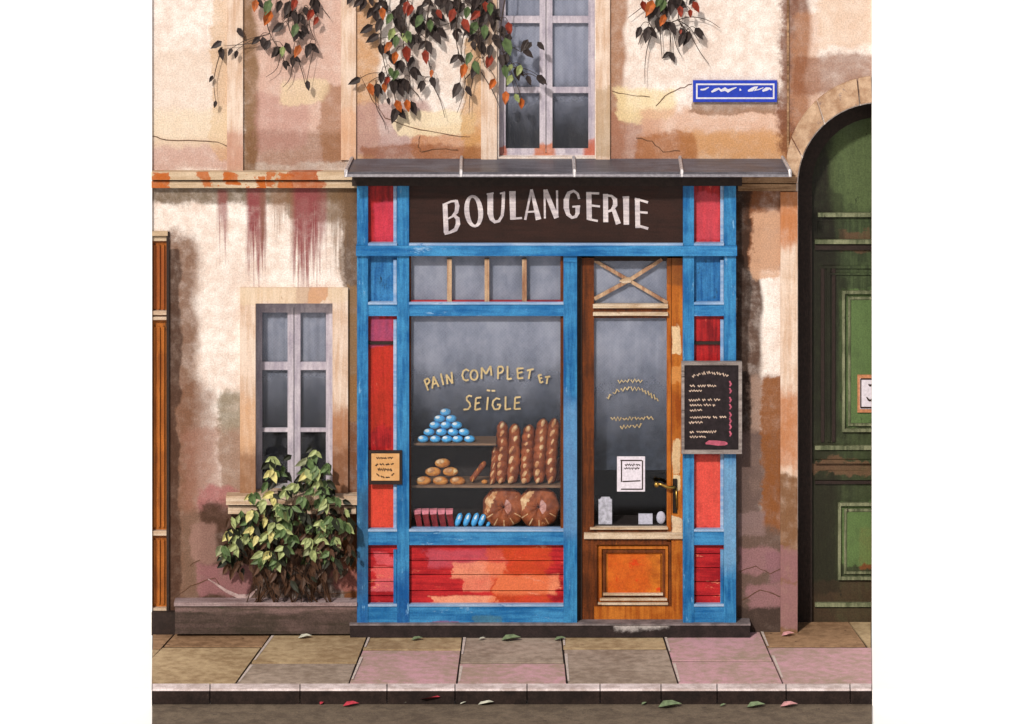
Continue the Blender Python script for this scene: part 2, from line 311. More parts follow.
def sheer(name, c0, c1, y_full, y_thin, thin):
    """net curtain, also painting haze on shop glass: dense weave above facade pixel y_full, opening to a thin net below y_thin"""
    m = N(name); sep = m.n('ShaderNodeSeparateXYZ'); m.put(sep.inputs[0], m.pos)
    f = m.remap(m.noise(m.vmul(m.pos, (3.5, 3, 2.6)), 1, 6, .65), .3, .7); col = m.mix(f, c0, c1)
    wv = m.math('MULTIPLY', m.math('SINE', m.math('MULTIPLY', sep.outputs[0], 240)), m.math('SINE', m.math('MULTIPLY', sep.outputs[2], 240)))
    k = m.remap(m.math('ADD', sep.outputs[2], m.math('MULTIPLY', m.math('SUBTRACT', m.noise(m.pos, 5, 5, .65), .5), .35)), Z(y_thin), Z(y_full), thin, .80)
    k = m.math('MULTIPLY', k, m.math('ADD', m.math('MULTIPLY', wv, .05), 1.0), True)
    d = m.n('ShaderNodeBsdfDiffuse'); m.put(d.inputs[0], col); t = m.n('ShaderNodeBsdfTransparent')
    mx = m.n('ShaderNodeMixShader'); m.put(mx.inputs[0], k); m.t.links.new(t.outputs[0], mx.inputs[1]); m.t.links.new(d.outputs[0], mx.inputs[2])
    m.t.links.new(mx.outputs[0], m.out.inputs[0]); return m.m
NETC = (C(156, 160, 178), C(210, 210, 224))
NET_SHOP = sheer('shop_haze_net', *NETC, 330, 432, .0); NET_DOOR = sheer('door_haze_net', *NETC, 330, 462, .0); NET_TOP = sheer('top_net', *NETC, 300, 330, .5)
BACKP = paint('back_panel_paint', C(56, 60, 70), C(84, 90, 104), None, .6, 'n', .8, .25, .1)
NET_LEFT = sheer('window_net', *NETC, 320, 450, .04); NET_UP = sheer('upper_net', C(166, 168, 186), C(204, 204, 220), 70, 142, .06)
def glass():
    m = N('window_glass'); fr = m.n('ShaderNodeFresnel'); fr.inputs['IOR'].default_value = 1.5
    b = m.bump(m.noise(m.pos, 1.5, 2), .05, .02); m.put(fr.inputs['Normal'], b)
    tr = m.n('ShaderNodeBsdfTransparent'); tr.inputs[0].default_value = (.93, .95, .97, 1)
    gl = m.n('ShaderNodeBsdfGlossy'); gl.inputs['Roughness'].default_value = .06; gl.inputs[0].default_value = (.92, .94, 1, 1); m.put(gl.inputs['Normal'], b)
    mx = m.n('ShaderNodeMixShader'); m.put(mx.inputs[0], m.math('MULTIPLY', fr.outputs[0], .35)); m.t.links.new(tr.outputs[0], mx.inputs[1]); m.t.links.new(gl.outputs[0], mx.inputs[2])
    m.t.links.new(mx.outputs[0], m.out.inputs[0]); return m.m
GLASS = glass()
ENAMEL = plain('blue_enamel', C(38, 66, 190), .3, var=.12)
ENAMEL_W = plain('white_enamel', C(226, 226, 240), .35, var=.06)
SLATE = plain('chalkboard', C(38, 30, 34), .8, var=.35, scale=25)
GREYWOOD = paint('grey_wood', C(120, 108, 106), C(176, 166, 162), C(70, 60, 56), .62, 'h', .6, .2, .3)
CHALK = plain('chalk_cream', C(214, 190, 172), .9); CHALKP = plain('chalk_pink', C(190, 96, 118), .9)
CARD = paint('tan_card', C(222, 168, 110), C(238, 190, 136), None, .6, 'n', .8, .08, .1); INK = plain('dark_ink', C(56, 40, 34), .8)
PAPER = plain('white_paper', C(222, 216, 228, k=.85), .8, var=.12, scale=60); BRASS = plain('brass', C(214, 176, 92), .3, 1); IRON = plain('dark_iron', C(50, 42, 38), .45, .6)
def leafmat(name, c):
    m = N(name); f = m.remap(m.noise(m.pos, 28, 3), .3, .7)
    col = m.mix(f, tuple(v * .65 for v in c), tuple(v * 1.25 for v in c))
    m.bsdf(col, .55, None, 0, .3); return m.m
LEAF = [leafmat('leaf_dark', C(60, 50, 48)), leafmat('leaf_green', C(88, 108, 68)), leafmat('leaf_pale_green', C(150, 162, 104)), leafmat('leaf_orange', C(182, 96, 42)), leafmat('leaf_red', C(142, 54, 36)), leafmat('twig_bark', C(70, 56, 48))]
IVY = [leafmat('ivy_shadow_leaf', C(40, 44, 30)), leafmat('ivy_green', C(98, 122, 76)), leafmat('ivy_pale', C(172, 184, 126)), leafmat('ivy_yellow', C(212, 204, 134)), leafmat('ivy_grey_green', C(146, 152, 116)), leafmat('dry_twig', C(84, 58, 42))]
CRUST = paint('bread_crust', C(112, 52, 28, k=.95), C(176, 94, 52, k=.95), C(214, 150, 96, k=.95), .62, 'n', .55, .2, .4, big=6)
FLOUR = paint('flour_highlight', C(186, 116, 66, k=.95), C(238, 202, 154, k=.95), None, .6, 'n', .8, .15, .2, big=16); FLOURP = paint('pink_glaze', C(170, 100, 74, k=.95), C(228, 180, 172, k=.95), None, .6, 'n', .6, .15, .2, big=10)  # flour tone also paints pale highlights on the bread
ROLL = paint('roll_crust', C(184, 106, 46, k=.98), C(230, 160, 84, k=.98), C(248, 218, 160, k=.98), .6, 'n', .5, .15, .3, big=8)
SWEET = plain('blue_sugar', C(84, 176, 232, k=.95), .35, var=.2, scale=60); SWEET_GLINT = plain('white_glint', C(230, 244, 252, k=.95), .5)  # white blobs paint highlights on the sweets and wrapped bars
CAKE = plain('dark_red_cake', C(130, 40, 44, k=.95), .5, var=.3); ICING = plain('pink_icing', C(232, 140, 150, k=.95), .5)

# ------------------------------------------------------------------ setting: ground, road, kerb, pavement
yk = G(512, 689).y                                   # kerb front edge
zr = Z(704, yk)                                      # road level
bm = new(); wbox(bm, -400, 400, -400, 400, zr - .3, zr - .012); struct('ground', bm, WHITE)
for x0, x1 in ((-40, X(152, 0) + .002), (X(872, 0) - .002, 40)):       # white paving level with the slabs, past both ends
    bm = new(); vs = [bm.verts.new(v) for z in (zr - .2, -.007) for v in ((x0, 0.0, z), (x1, 0.0, z), (x1 if x1 > 3 else X(152, yk) - .002, yk, z), (x0 if x0 < -3 else X(872, yk) + .002, yk, z))]
    for f in ((0, 1, 2, 3), (4, 5, 6, 7), (0, 1, 5, 4), (1, 2, 6, 5), (2, 3, 7, 6), (3, 0, 4, 7)): bm.faces.new([vs[i] for i in f])
    struct('pavement', bm, WHITE)
ROAD = paint('asphalt', C(96, 84, 72, k=.85), C(124, 110, 94, k=.85), C(80, 70, 62, k=.85), .6, 'n', .9, .25, .6)
bm = new()
y1 = -4.2
vs = [(X(152, yk), yk, zr), (X(872, yk), yk, zr), (X(872, y1), y1, zr), (X(152, y1), y1, zr)]
a = [bm.verts.new(v) for v in vs]; b = [bm.verts.new((v[0], v[1], zr - .008)) for v in vs]
bm.faces.new(a); bm.faces.new(b[::-1])
for i in range(4): bm.faces.new((a[i], b[i], b[(i + 1) % 4], a[(i + 1) % 4]))
struct('road', bm, ROAD)
SLABM = [paint('slab_tan', C(142, 118, 88, k=.95), C(184, 162, 128, k=.95), C(112, 84, 62, k=.95), .62, 'n', .85, .12, .3, big=.7),
         paint('slab_pink', C(160, 140, 124, k=.95), C(198, 154, 164, k=.95), C(222, 206, 206, k=.85), .63, 'n', .85, .12, .3, big=1.0),
         paint('slab_grey', C(130, 114, 100, k=.95), C(170, 154, 140, k=.95), C(210, 196, 186, k=.85), .64, 'n', .85, .12, .3, big=.7),
         paint('slab_brown', C(116, 88, 64, k=.95), C(160, 128, 98, k=.95), C(76, 52, 38, k=.95), .6, 'n', .85, .12, .3, big=.7)]
BED = plain('joint_soil', C(46, 36, 32), .95)
J = [(152, 152), (176, 130), (273, 236), (369, 349), (463, 457), (561, 567), (662, 678), (760, 783), (856, 893), (872, 872)]
def jx(k, py): a, b = J[k]; return min(max(a + (b - a) * (py - 632) / 51, 152), 872)
ROW = [649, 647, 663, 650, 663, 649, 661, 647, 649]
MB_ = [3, 3, 0, 0, 2, 0, 1, 3, 0]; MF = [0, 0, 2, 1, 1, 2, 1, 1, 1]
bm = new(); g = .9
def slab(pts, mi):
    top = [bm.verts.new(G(px, py, random.uniform(-.004, .001))) for px, py in pts]
    bot = [bm.verts.new((v.co.x, v.co.y, -.035)) for v in top]
    bm.faces.new(top).material_index = mi
    for i in range(len(top)):
        j = (i + 1) % len(top); bm.faces.new((top[i], bot[i], bot[j], top[j])).material_index = mi
for k in range(len(J) - 1):
    for (p0, p1, mi) in ((622, ROW[k] - .8, MB_[k]), (ROW[k] + .8, 682.6, MF[k])):
        q = [(jx(k, p0) + g, p0), (jx(k + 1, p0) - g, p0), (jx(k + 1, p1) - g, p1), (jx(k, p1) + g, p1)]
        if k == 0 and jx(1, p1) <= 153: q = [(152, p0), (jx(1, p0) - g, p0), (153, min(p1, 657))]
        if q[1][0] - q[0][0] < .5 and q[2][0] - q[-1][0] < .5: continue
        if k == 1 and p1 > 660: q = [q[0], q[1], q[2], (152.4, p1), (152.4, 658)]
        if k == 7 and p1 > 660: q = [q[0], (871.6, p0), (871.6, p1), q[3]]
        if k == 8 and p1 > 660: continue
        q = [(x + random.uniform(-.4, .4), y) for x, y in q]
        slab(q, mi)
        if 1 < k < 8:
            m0 = p0 + random.uniform(.05, .3) * (p1 - p0); m1 = p1 - random.uniform(0, .25) * (p1 - p0)
            bm.faces.new([bm.verts.new(G(px, py, .003)) for px, py in ((jx(k, m0) + g, m0), (jx(k, m0) + g + 3, m0), (jx(k, m1) + g + 1.8, m1), (jx(k, m1) + g, m1))]).material_index = 5
pts = [G(152, 622), G(872, 622), G(872, 683), G(152, 683)]
a = [bm.verts.new((p.x, p.y, -.012)) for p in pts]; b = [bm.verts.new((p.x, p.y, zr - .01)) for p in pts]
bm.faces.new(a).material_index = 4
for i in range(4): bm.faces.new((a[i], b[i], b[(i + 1) % 4], a[(i + 1) % 4])).material_index = 4
struct('pavement', bm, SLABM + [BED, plain('joint_highlight', C(206, 192, 184, k=.8), .9, var=.2)])  # last material paints pale highlights beside the slab joints
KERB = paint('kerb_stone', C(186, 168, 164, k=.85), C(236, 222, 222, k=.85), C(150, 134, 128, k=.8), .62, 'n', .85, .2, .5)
KERBF = paint('kerb_face_shade', C(38, 30, 28), C(58, 46, 42), C(92, 78, 70), .68, 'n', .95, .3, .5)  # front face coloured darker than the top to paint its shade
bm = new(); kx = [152, 210, 300, 387, 455, 527, 600, 661, 717, 786, 850, 872]
for i in range(len(kx) - 1):
    t = [G(kx[i] + .5, 683.6), G(kx[i + 1] - .5, 683.6), G(kx[i + 1] - .5, 688.7), G(kx[i] + .5, 688.7)]
    a = [bm.verts.new(p) for p in t]; f = [bm.verts.new((p.x, p.y - .012 * (j > 1), -.012 if j > 1 else 0)) for j, p in enumerate(t)]
    b = [bm.verts.new((p.x, p.y - .014 * (j > 1), zr - .01)) for j, p in enumerate(t)]
    bm.faces.new(a).material_index = 0
    bm.faces.new((a[3], a[2], f[2], f[3])).material_index = 0
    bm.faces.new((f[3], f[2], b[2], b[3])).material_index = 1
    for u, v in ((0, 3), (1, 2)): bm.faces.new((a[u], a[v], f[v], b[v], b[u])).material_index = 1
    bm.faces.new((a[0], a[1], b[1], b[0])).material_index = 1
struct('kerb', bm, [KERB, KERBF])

# ------------------------------------------------------------------ white walls filling the blank side margins
for nm, (x0, x1), lab in (('margin_wall', (-40, X(152, -.03)), 'blank bright white wall filling the margin beside the brown door, left of the bakery'),
                          ('margin_wall', (X(872, -.03), 40), 'blank bright white wall filling the right margin and covering half of the green arched door')):
    bm = new(); m_ = x1 - .9 if x0 < -30 else x0 + .9
    wbox(bm, x0, m_, -.03, .001 if x0 > 0 else .75, zr - .02, 7.5); wbox(bm, m_, x1, -.03, .75 if x0 > 0 else -.002, zr - .02, 7.5)
    tag(obj(nm, bm, WHITE), lab, 'wall', 'blank white walls either side of the bakery')

# ------------------------------------------------------------------ bakery building
B = thing('bakery_building', 'weathered cream and ochre plaster facade with ledges and tall windows around the bakery', 'building', (0, 0, 0))
TOP = -230
def arch(px, cx=880, cy=185, r=82): return cy - math.sqrt(max(r * r - (px - cx) ** 2, 0))
bm = new()
xs = [100, 152, 169, 255, 333, 360, 499, 595, 735, 798]; zs = [TOP, -60, 157, 180, 232, 303, 496, 640]
holes = [(100, 169, 232, 640), (255, 333, 303, 496), (360, 735, 180, 640), (499, 595, -60, 157)]
vd = {}
def gv(x, z):
    if (x, z) not in vd: vd[(x, z)] = bm.verts.new(P(x, z, 0))
    return vd[(x, z)]
for i in range(len(xs) - 1):
    for j in range(len(zs) - 1):
        cx, cz = (xs[i] + xs[i + 1]) / 2, (zs[j] + zs[j + 1]) / 2
        if any(h[0] < cx < h[1] and h[2] < cz < h[3] for h in holes): continue
        bm.faces.new((gv(xs[i], zs[j]), gv(xs[i + 1], zs[j]), gv(xs[i + 1], zs[j + 1]), gv(xs[i], zs[j + 1])))
ax = [880 - 82 * math.cos(math.pi * k / 32) for k in range(33)]
prev = None
for k, x in enumerate(ax):
    if k == 0: t, b = gv(798, TOP), gv(798, 185)
    else: t, b = bm.verts.new(P(x, TOP)), bm.verts.new(P(x, arch(x)))
    if prev: bm.faces.new((prev[0], t, b, prev[1]))
    prev = (t, b)
ret = bmesh.ops.extrude_face_region(bm, geom=list(bm.faces))
bmesh.ops.translate(bm, verts=[v for v in ret['geom'] if isinstance(v, bmesh.types.BMVert)], vec=(0, .42, 0))
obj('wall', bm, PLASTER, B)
for x0, x1 in ((227, 243), (341, 356), (481, 497), (596, 610)):
    bm = new(); box(bm, x0, x1, TOP, 172 if x1 < 300 else 160, -.022, .01); obj('pilaster', bm, STONE_PALE, B, bev=.004)
bm = new(); box(bm, 787, 789, TOP, 158, -.012, .01); obj('pilaster', bm, CORNICE_DK, B)
for py0, py1, d in ((172, 180, .085), (181.5, 188, .055)):
    bm = new(); box(bm, 151.5, 357, py0, py1, -d, .02); obj('ledge', bm, CORNICE, B, bev=.006)
for py0, py1, d in ((176, 183, .075), (184, 191, .05)):
    bm = new(); box(bm, 738, 796, py0, py1, -d, .02); obj('ledge', bm, CORNICE_DK, B, bev=.006)
# stone surround of the ground-floor window, sill, plinth
for q in ((240, 348, 288, 303.5), (240, 255.5, 303.5, 497), (332.5, 348, 303.5, 497)):
    bm = new(); box(bm, *q, -.03, .05); obj('window_surround', bm, STONE_PALE, B, bev=.004)
bm = new(); box(bm, 226, 357, 496, 505, -.12, .12); box(bm, 228, 356, 506.5, 514, -.08, .02); obj('sill', bm, SILL, B, bev=.006)
bm = new(); box(bm, 175, 357, 606, 634, -.12, .02); obj('plinth', bm, PLINTH, B, bev=.012)
bm = new(); box(bm, 174, 357, 602.6, 606.2, -.135, .02); obj('plinth_lit_edge', bm, paint('plinth_lit_stone', C(140, 116, 116), C(186, 166, 168), C(96, 80, 74), .6, 'h', .85, .25, .5), B, bev=.006)  # pale strip paints the lit top edge of the plinth
# right jamb of the gateway and its voussoirs
bm = new(); box(bm, 780.5, 797.5, 192, 640, -.018, .12); obj('jamb', bm, STONE_PALE, B, bev=.004)
def ao(a): return (880 + 94 * math.cos(a), 170 - 94 * math.sin(a))
def ai(a): return (880 + 83 * math.cos(a), 185 - 83 * math.sin(a))
edges = [180, 160, 132, 104, 95]
for k in range(len(edges) - 1):
    A = [math.radians(edges[k] + (edges[k + 1] - edges[k]) * t / 6 + (-.5 if t == 0 else .5 if t == 6 else 0) * 1.0) for t in range(7)]
    bm = new(); prism(bm, [ao(a) for a in A] + [ai(a) for a in reversed(A)], -.03, .1); obj('voussoir', bm, ARCH, B, bev=.004)
# cracks and loose plaster
def crack(pts, w=.8):
    bm = new(); q = []
    for i, (x, y) in enumerate(pts):
        q.append((x, y, w * random.uniform(.5, 1.1)))
        if i < len(pts) - 1:
            for t in (.33, .66):
                q.append((x + (pts[i + 1][0] - x) * t + random.uniform(-1, 1), y + (pts[i + 1][1] - y) * t + random.uniform(-1, 1), w * random.uniform(.4, 1.2)))
    ribbon(bm, q, -.003, .004); obj('crack', bm, CRACK, B)
for c in ([(152, 136), (166, 140), (200, 141), (217, 142), (232, 147), (241, 146)], [(360, 75), (372, 100), (385, 118), (410, 127), (440, 133), (470, 137)],
          [(420, 136), (418, 147), (422, 152), (440, 149), (458, 150)], [(612, 91), (630, 95), (650, 97)], [(656, 106), (665, 96), (680, 88), (692, 84)],
          [(636, 138), (652, 141), (663, 152), (680, 151)], [(175, 598), (190, 586), (215, 578), (222, 590), (256, 598)], [(256, 598), (270, 588), (290, 590), (330, 594), (352, 592)],
          [(740, 572), (756, 566), (770, 574), (796, 562)], [(742, 600), (760, 590), (778, 596), (795, 604)], [(200, 560), (190, 566)]): crack(c)
def patch(cx, cy, rx, ry, m, th=.016, n=24):
    bm = new(); pts = []
    for k in range(n):
        a = 2 * math.pi * k / n; r = random.uniform(.68, 1.12)
        pts.append((cx + rx * r * math.cos(a), cy + ry * r * math.sin(a)))
    prism(bm, pts, -th, .005); obj('plaster_patch', bm, m, B, bev=.004)
def flake(pts):
    bm = new(); ribbon(bm, pts, -.008, .01, split=False); obj('plaster_flake', bm, PATCH_W, B)
flake([(208, 579, .8), (216, 584, 2), (226, 591, 3), (238, 596.5, 4), (250, 596, 3.4), (257, 589, 1)])
# windows
def window(x0, x1, y0, y1, mid, bars, yf, fw, blind_to, lab, mats):
    bm = new()
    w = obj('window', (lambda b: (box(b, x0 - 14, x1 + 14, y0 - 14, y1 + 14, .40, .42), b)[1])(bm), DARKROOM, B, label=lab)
    bm = new()
    for q in ((x0, x0 + fw, y0, y1), (x1 - fw, x1, y0, y1), (x0 + fw, x1 - fw, y0, y0 + fw), (x0 + fw, x1 - fw, y1 - fw, y1)): box(bm, *q, yf, yf + .05)
    obj('frame', bm, FRAMEW, w, bev=.004)
    for s in (-1, 1):
        bm = new(); e = mid + s * .4; o = x0 + fw if s < 0 else x1 - fw; a, b = min(e, o), max(e, o); i = 2.6
        box(bm, a, a + (i if s < 0 else 6), y0 + fw, y1 - fw, yf + .012, yf + .04); box(bm, b - (6 if s < 0 else i), b, y0 + fw, y1 - fw, yf + .012, yf + .04)
        for by, bw in [(y0 + fw, 5)] + bars + [(y1 - fw - 5, 5)]: box(bm, a + (i if s < 0 else 6), b - (6 if s < 0 else i), by, by + bw, yf + .014, yf + .038)
        obj('casement', bm, FRAMEW, w, bev=.003)
    bm = new(); box(bm, x0 + 2, x1 - 2, y0 + 2, y1 - 2, yf + .028, yf + .031); obj('pane', bm, GLASS, w)
    for (c0, c1, m, dep, nm) in blind_to:
        bm = new(); n = 60; zt, zb = Z(c0, yf + dep), Z(c1, yf + dep); row = []
        for k in range(n + 1):
            px = x0 - 6 + (x1 - x0 + 12) * k / n; yy = yf + dep + .004 * math.sin(k * 1.1) + .003 * math.sin(k * 2.7)
            row.append((bm.verts.new((X(px, yf), yy, zt)), bm.verts.new((X(px, yf), yy, zb + .004 * math.sin(k)))))
        for k in range(n): bm.faces.new((row[k][0], row[k + 1][0], row[k + 1][1], row[k][1]))
        obj(nm, bm, m, w, smooth=True)
window(255.5, 332.5, 303.5, 498, 294, [(362, 8), (428, 4)], .10, 4, [(300, 502, NET_LEFT, .055, 'curtain')], 'lavender framed window with grey net curtains behind the leafy bush', None)
window(499, 595, -60, 157.5, 546, [(16, 7), (87, 6)], .08, 4, [(-62, 160, NET_UP, .055, 'curtain')], 'tall white framed upper window with net curtain in its lower half', None)

# ------------------------------------------------------------------ shop front
F = thing('shopfront', 'blue and red painted timber bakery shopfront with zinc canopy', 'shopfront', (X(548), 0, 0))
yF = -.12
for x0, x1, y0 in ((357, 368, 178), (397, 409, 178), (563.5, 577, 252), (683, 694, 178), (724, 736, 178)):
    bm = new(); box(bm, x0, x1, y0, 623, yF, .02); obj('post', bm, BLUE, F, bev=.005)
bm = new(); box(bm, 356, 737, 246, 256, yF - .03, -.05); obj('rail', bm, BLUE_H, F, bev=.006)
for x0, x1, y0, y1 in ((368, 397, 304, 316), (409, 563.5, 304, 316), (694, 724, 304, 316), (368, 397, 531, 545), (409, 563.5, 531, 545), (694, 724, 531, 545), (368, 397, 606, 623), (409, 563.5, 606, 623), (694, 724, 606, 623)):
    bm = new(); box(bm, x0 - .5, x1 + .5, y0, y1, yF + .006, -.02); obj('rail', bm, BLUE_H, F, bev=.004)
    bm = new(); box(bm, x0, x1, y0 - 1.6, y0 + .6, yF - .004, -.04); obj('bead', bm, BEAD, F, bev=.003)
for x0, x1 in ((368, 397), (409, 683), (694, 724)):
    bm = new(); box(bm, x0, x1, 243.4, 245.6, yF - .018, -.06); obj('bead', bm, BEAD, F, bev=.003)
bm = new(); box(bm, 563.5, 577, 256, 262, yF - .006, -.05); obj('bead', bm, BLUE_H, F)
for x0, x1 in ((368, 397), (694, 724)):
    for y0, y1, m in ((176, 248, RED), (254, 308, BLUE_P), (314, 534, RED)):
        bm = new(); box(bm, x0 - 3, x1 + 3, y0, y1, -.07, -.03); obj('panel', bm, m, F)
    bm = new(); box(bm, x0, x1, 341.5, 344.5, -.085, -.06); obj('cross_bar', bm, DARKWOOD, F)
    bm = new()
    for k in range(5): box(bm, x0 - 3, x1 + 3, 540 + 14 * k, 553.2 + 14 * k, -.072, -.04)
    obj('boarded_panel', bm, RED_H, F, bev=.004)
    for y0, y1 in ((186, 243), (260, 302), (320, 530), (550, 604)):
        bm = new(); box(bm, x1 - 3.6, x1 - .4, y0, y1, -.1, -.05); obj('bead', bm, BEAD if y0 < 500 else BLUE, F, bev=.003)
bm = new()
for k in range(5): box(bm, 406, 566, (538, 561, 575, 591, 604)[k] - 0, (560.2, 574.2, 590.2, 603.2, 616)[k], -.075, -.03)
obj('stall_riser', bm, RED_H, F, bev=.005)
bm = new(); box(bm, 409, 563.5, 256, 304.5, -.066, -.06); obj('transom_light', bm, GLASS, F)
bm = new(); box(bm, 411, 562.5, 300.8, 303.4, -.09, -.05); obj('cross_bar', bm, RED_H, F)
for x in (449.5, 487, 524.5):
    bm = new(); box(bm, x - 2.4, x + 2.2, 259, 304, -.095, -.05); obj('glazing_bar', bm, TAN, F, bev=.003)
bm = new(); box(bm, 409, 563.5, 316, 531, -.066, -.06); WIN = obj('display_window', bm, GLASS, F)
bm = new(); box(bm, 560.5, 563.4, 256, 531, -.085, -.055); obj('glazing_bar', bm, BROWN, F); bm = new(); box(bm, 409.1, 411, 256, 531, -.085, -.055); obj('glazing_bar', bm, BROWN, F)
TXT = [[(424.3, 379.8), (428.2, 390.4)], [(424.5, 380), (428, 378.3), (429.8, 381.3), (426.5, 385)], [(432.2, 388.5), (433.6, 376.5), (438.8, 386.8)], [(433.2, 384.3), (437, 382.6)], [(440.8, 373.5), (443.4, 385)],
 [(447.5, 384.2), (446.3, 374.5), (452.5, 383.5), (451.5, 372)], [(469, 371), (466, 369.3), (463.4, 371), (462.2, 375), (463.4, 379.2), (466, 380.6), (468.6, 379.6)],
 [(474 + 3.6 * math.sin(a), 375 - 5 * math.cos(a)) for a in [k * math.pi / 6 for k in range(13)]], [(481.5, 379), (481.7, 367.5), (486, 374), (490.5, 366), (491.5, 375.5)],
 [(498, 379), (498, 367)], [(498, 366.8), (501.8, 366.4), (503.6, 369.5), (501.6, 372.4), (498.6, 373.4)], [(507.5, 366), (507.5, 379.4), (511.8, 378.4)],
 [(523.5, 368.3), (517.2, 368.5), (518, 378.6), (523.2, 377.8)], [(518, 373.2), (522.5, 372)], [(526.8, 370.6), (533.6, 369)], [(530.2, 370.5), (528.6, 379)],
 [(541.6, 374.8), (538.4, 375.2), (540.4, 383), (543.2, 381.4)], [(539.6, 378.6), (542.2, 377.8)], [(545, 377.2), (550.2, 376.4)], [(547.6, 377.5), (546.5, 384)], [(486.8, 390.2), (490.2, 390.8)], [(491.6, 390.8), (495.2, 390.8)],
 [(472, 396.4), (469, 395.6), (466.6, 397.4), (466.8, 400), (469.6, 403), (470.4, 406), (468, 409.2), (463.5, 409.6)], [(481.2, 397.4), (476, 398), (475, 410), (481, 408.6)], [(475.6, 403.8), (479.6, 402.6)], [(488, 397), (486.8, 410)],
 [(500, 399.2), (496.5, 398.2), (493.2, 401), (492.4, 405), (494.4, 409.4), (499, 409), (500.6, 404.6), (497, 404.6)], [(505.6, 396.5), (505.4, 409.6), (511, 408.6)], [(520.6, 397), (515.2, 397.5), (514.5, 409.2), (520.6, 408.6)], [(515, 403.2), (519.6, 402.5)]]
for a_, b_ in ((0, 6), (6, 16), (16, 20), (20, 21), (21, 22), (22, len(TXT))):          # PAIN, COMPLET, ET, the two dashes, SEIGLE
    bm = new()
    for i, s in enumerate(TXT[a_:b_]): ribbon(bm, s, -.0675 - .0004 * (i % 3), .001, w=1.75)
    obj('lettering', bm, CREAM_L, WIN)
# canopy
bm = new()
def canopy(x0, x1):
    yb, yf = .01, -.36
    zb, zf = Z(158.5), Z(172, yf); zl = Z(176.5, yf)
    x0f, x1f = X(x0, yf), X(x1, yf)
    A = [(x0f + .03 * (x0 < 350), yb, zb), (x1f - .03 * (x1 > 780), yb, zb), (x1f, yf, zf), (x0f, yf, zf)]
    top = [bm.verts.new(v) for v in A]; bot = [bm.verts.new((v[0], v[1], v[2] - (.02 if j < 2 else zf - zl))) for j, v in enumerate(A)]
    bm.faces.new(top); bm.faces.new(bot[::-1])
    for i in range(4): bm.faces.new((top[i], bot[i], bot[(i + 1) % 4], top[(i + 1) % 4]))
cxs = [346, 461, 574.5, 682, 790]
for k in range(4): canopy(cxs[k] + .4, cxs[k + 1] - .4)
CAN = obj('canopy_roof', bm, ZINC, F, bev=.003)
bm = new(); tube(bm, [P(346.4, 175.6, -.365), P(789.6, 175.6, -.365)], .011, 8); obj('lip_highlight', bm, plain('zinc_highlight', C(178, 174, 182), .4, .3), CAN, smooth=True)  # pale tube paints the highlight along the canopy front
for k, x in enumerate(cxs):
    bm = new(); xf = X(x, -.365); xb = xf + (.03 if k == 0 else -.03 if k == 4 else 0)
    tube(bm, [(xb, .0, Z(158.5) + .01), (xf, -.355, Z(172, -.36) + .008), (xf, -.37, Z(177, -.37))], .013, 6); obj('seam', bm, plain('zinc_seam', C(206, 202, 206), .4, .3), CAN)
bm = new(); box(bm, 352, 742, 177, 186, -.14, .01); obj('head_beam', bm, DARKWOOD, F)

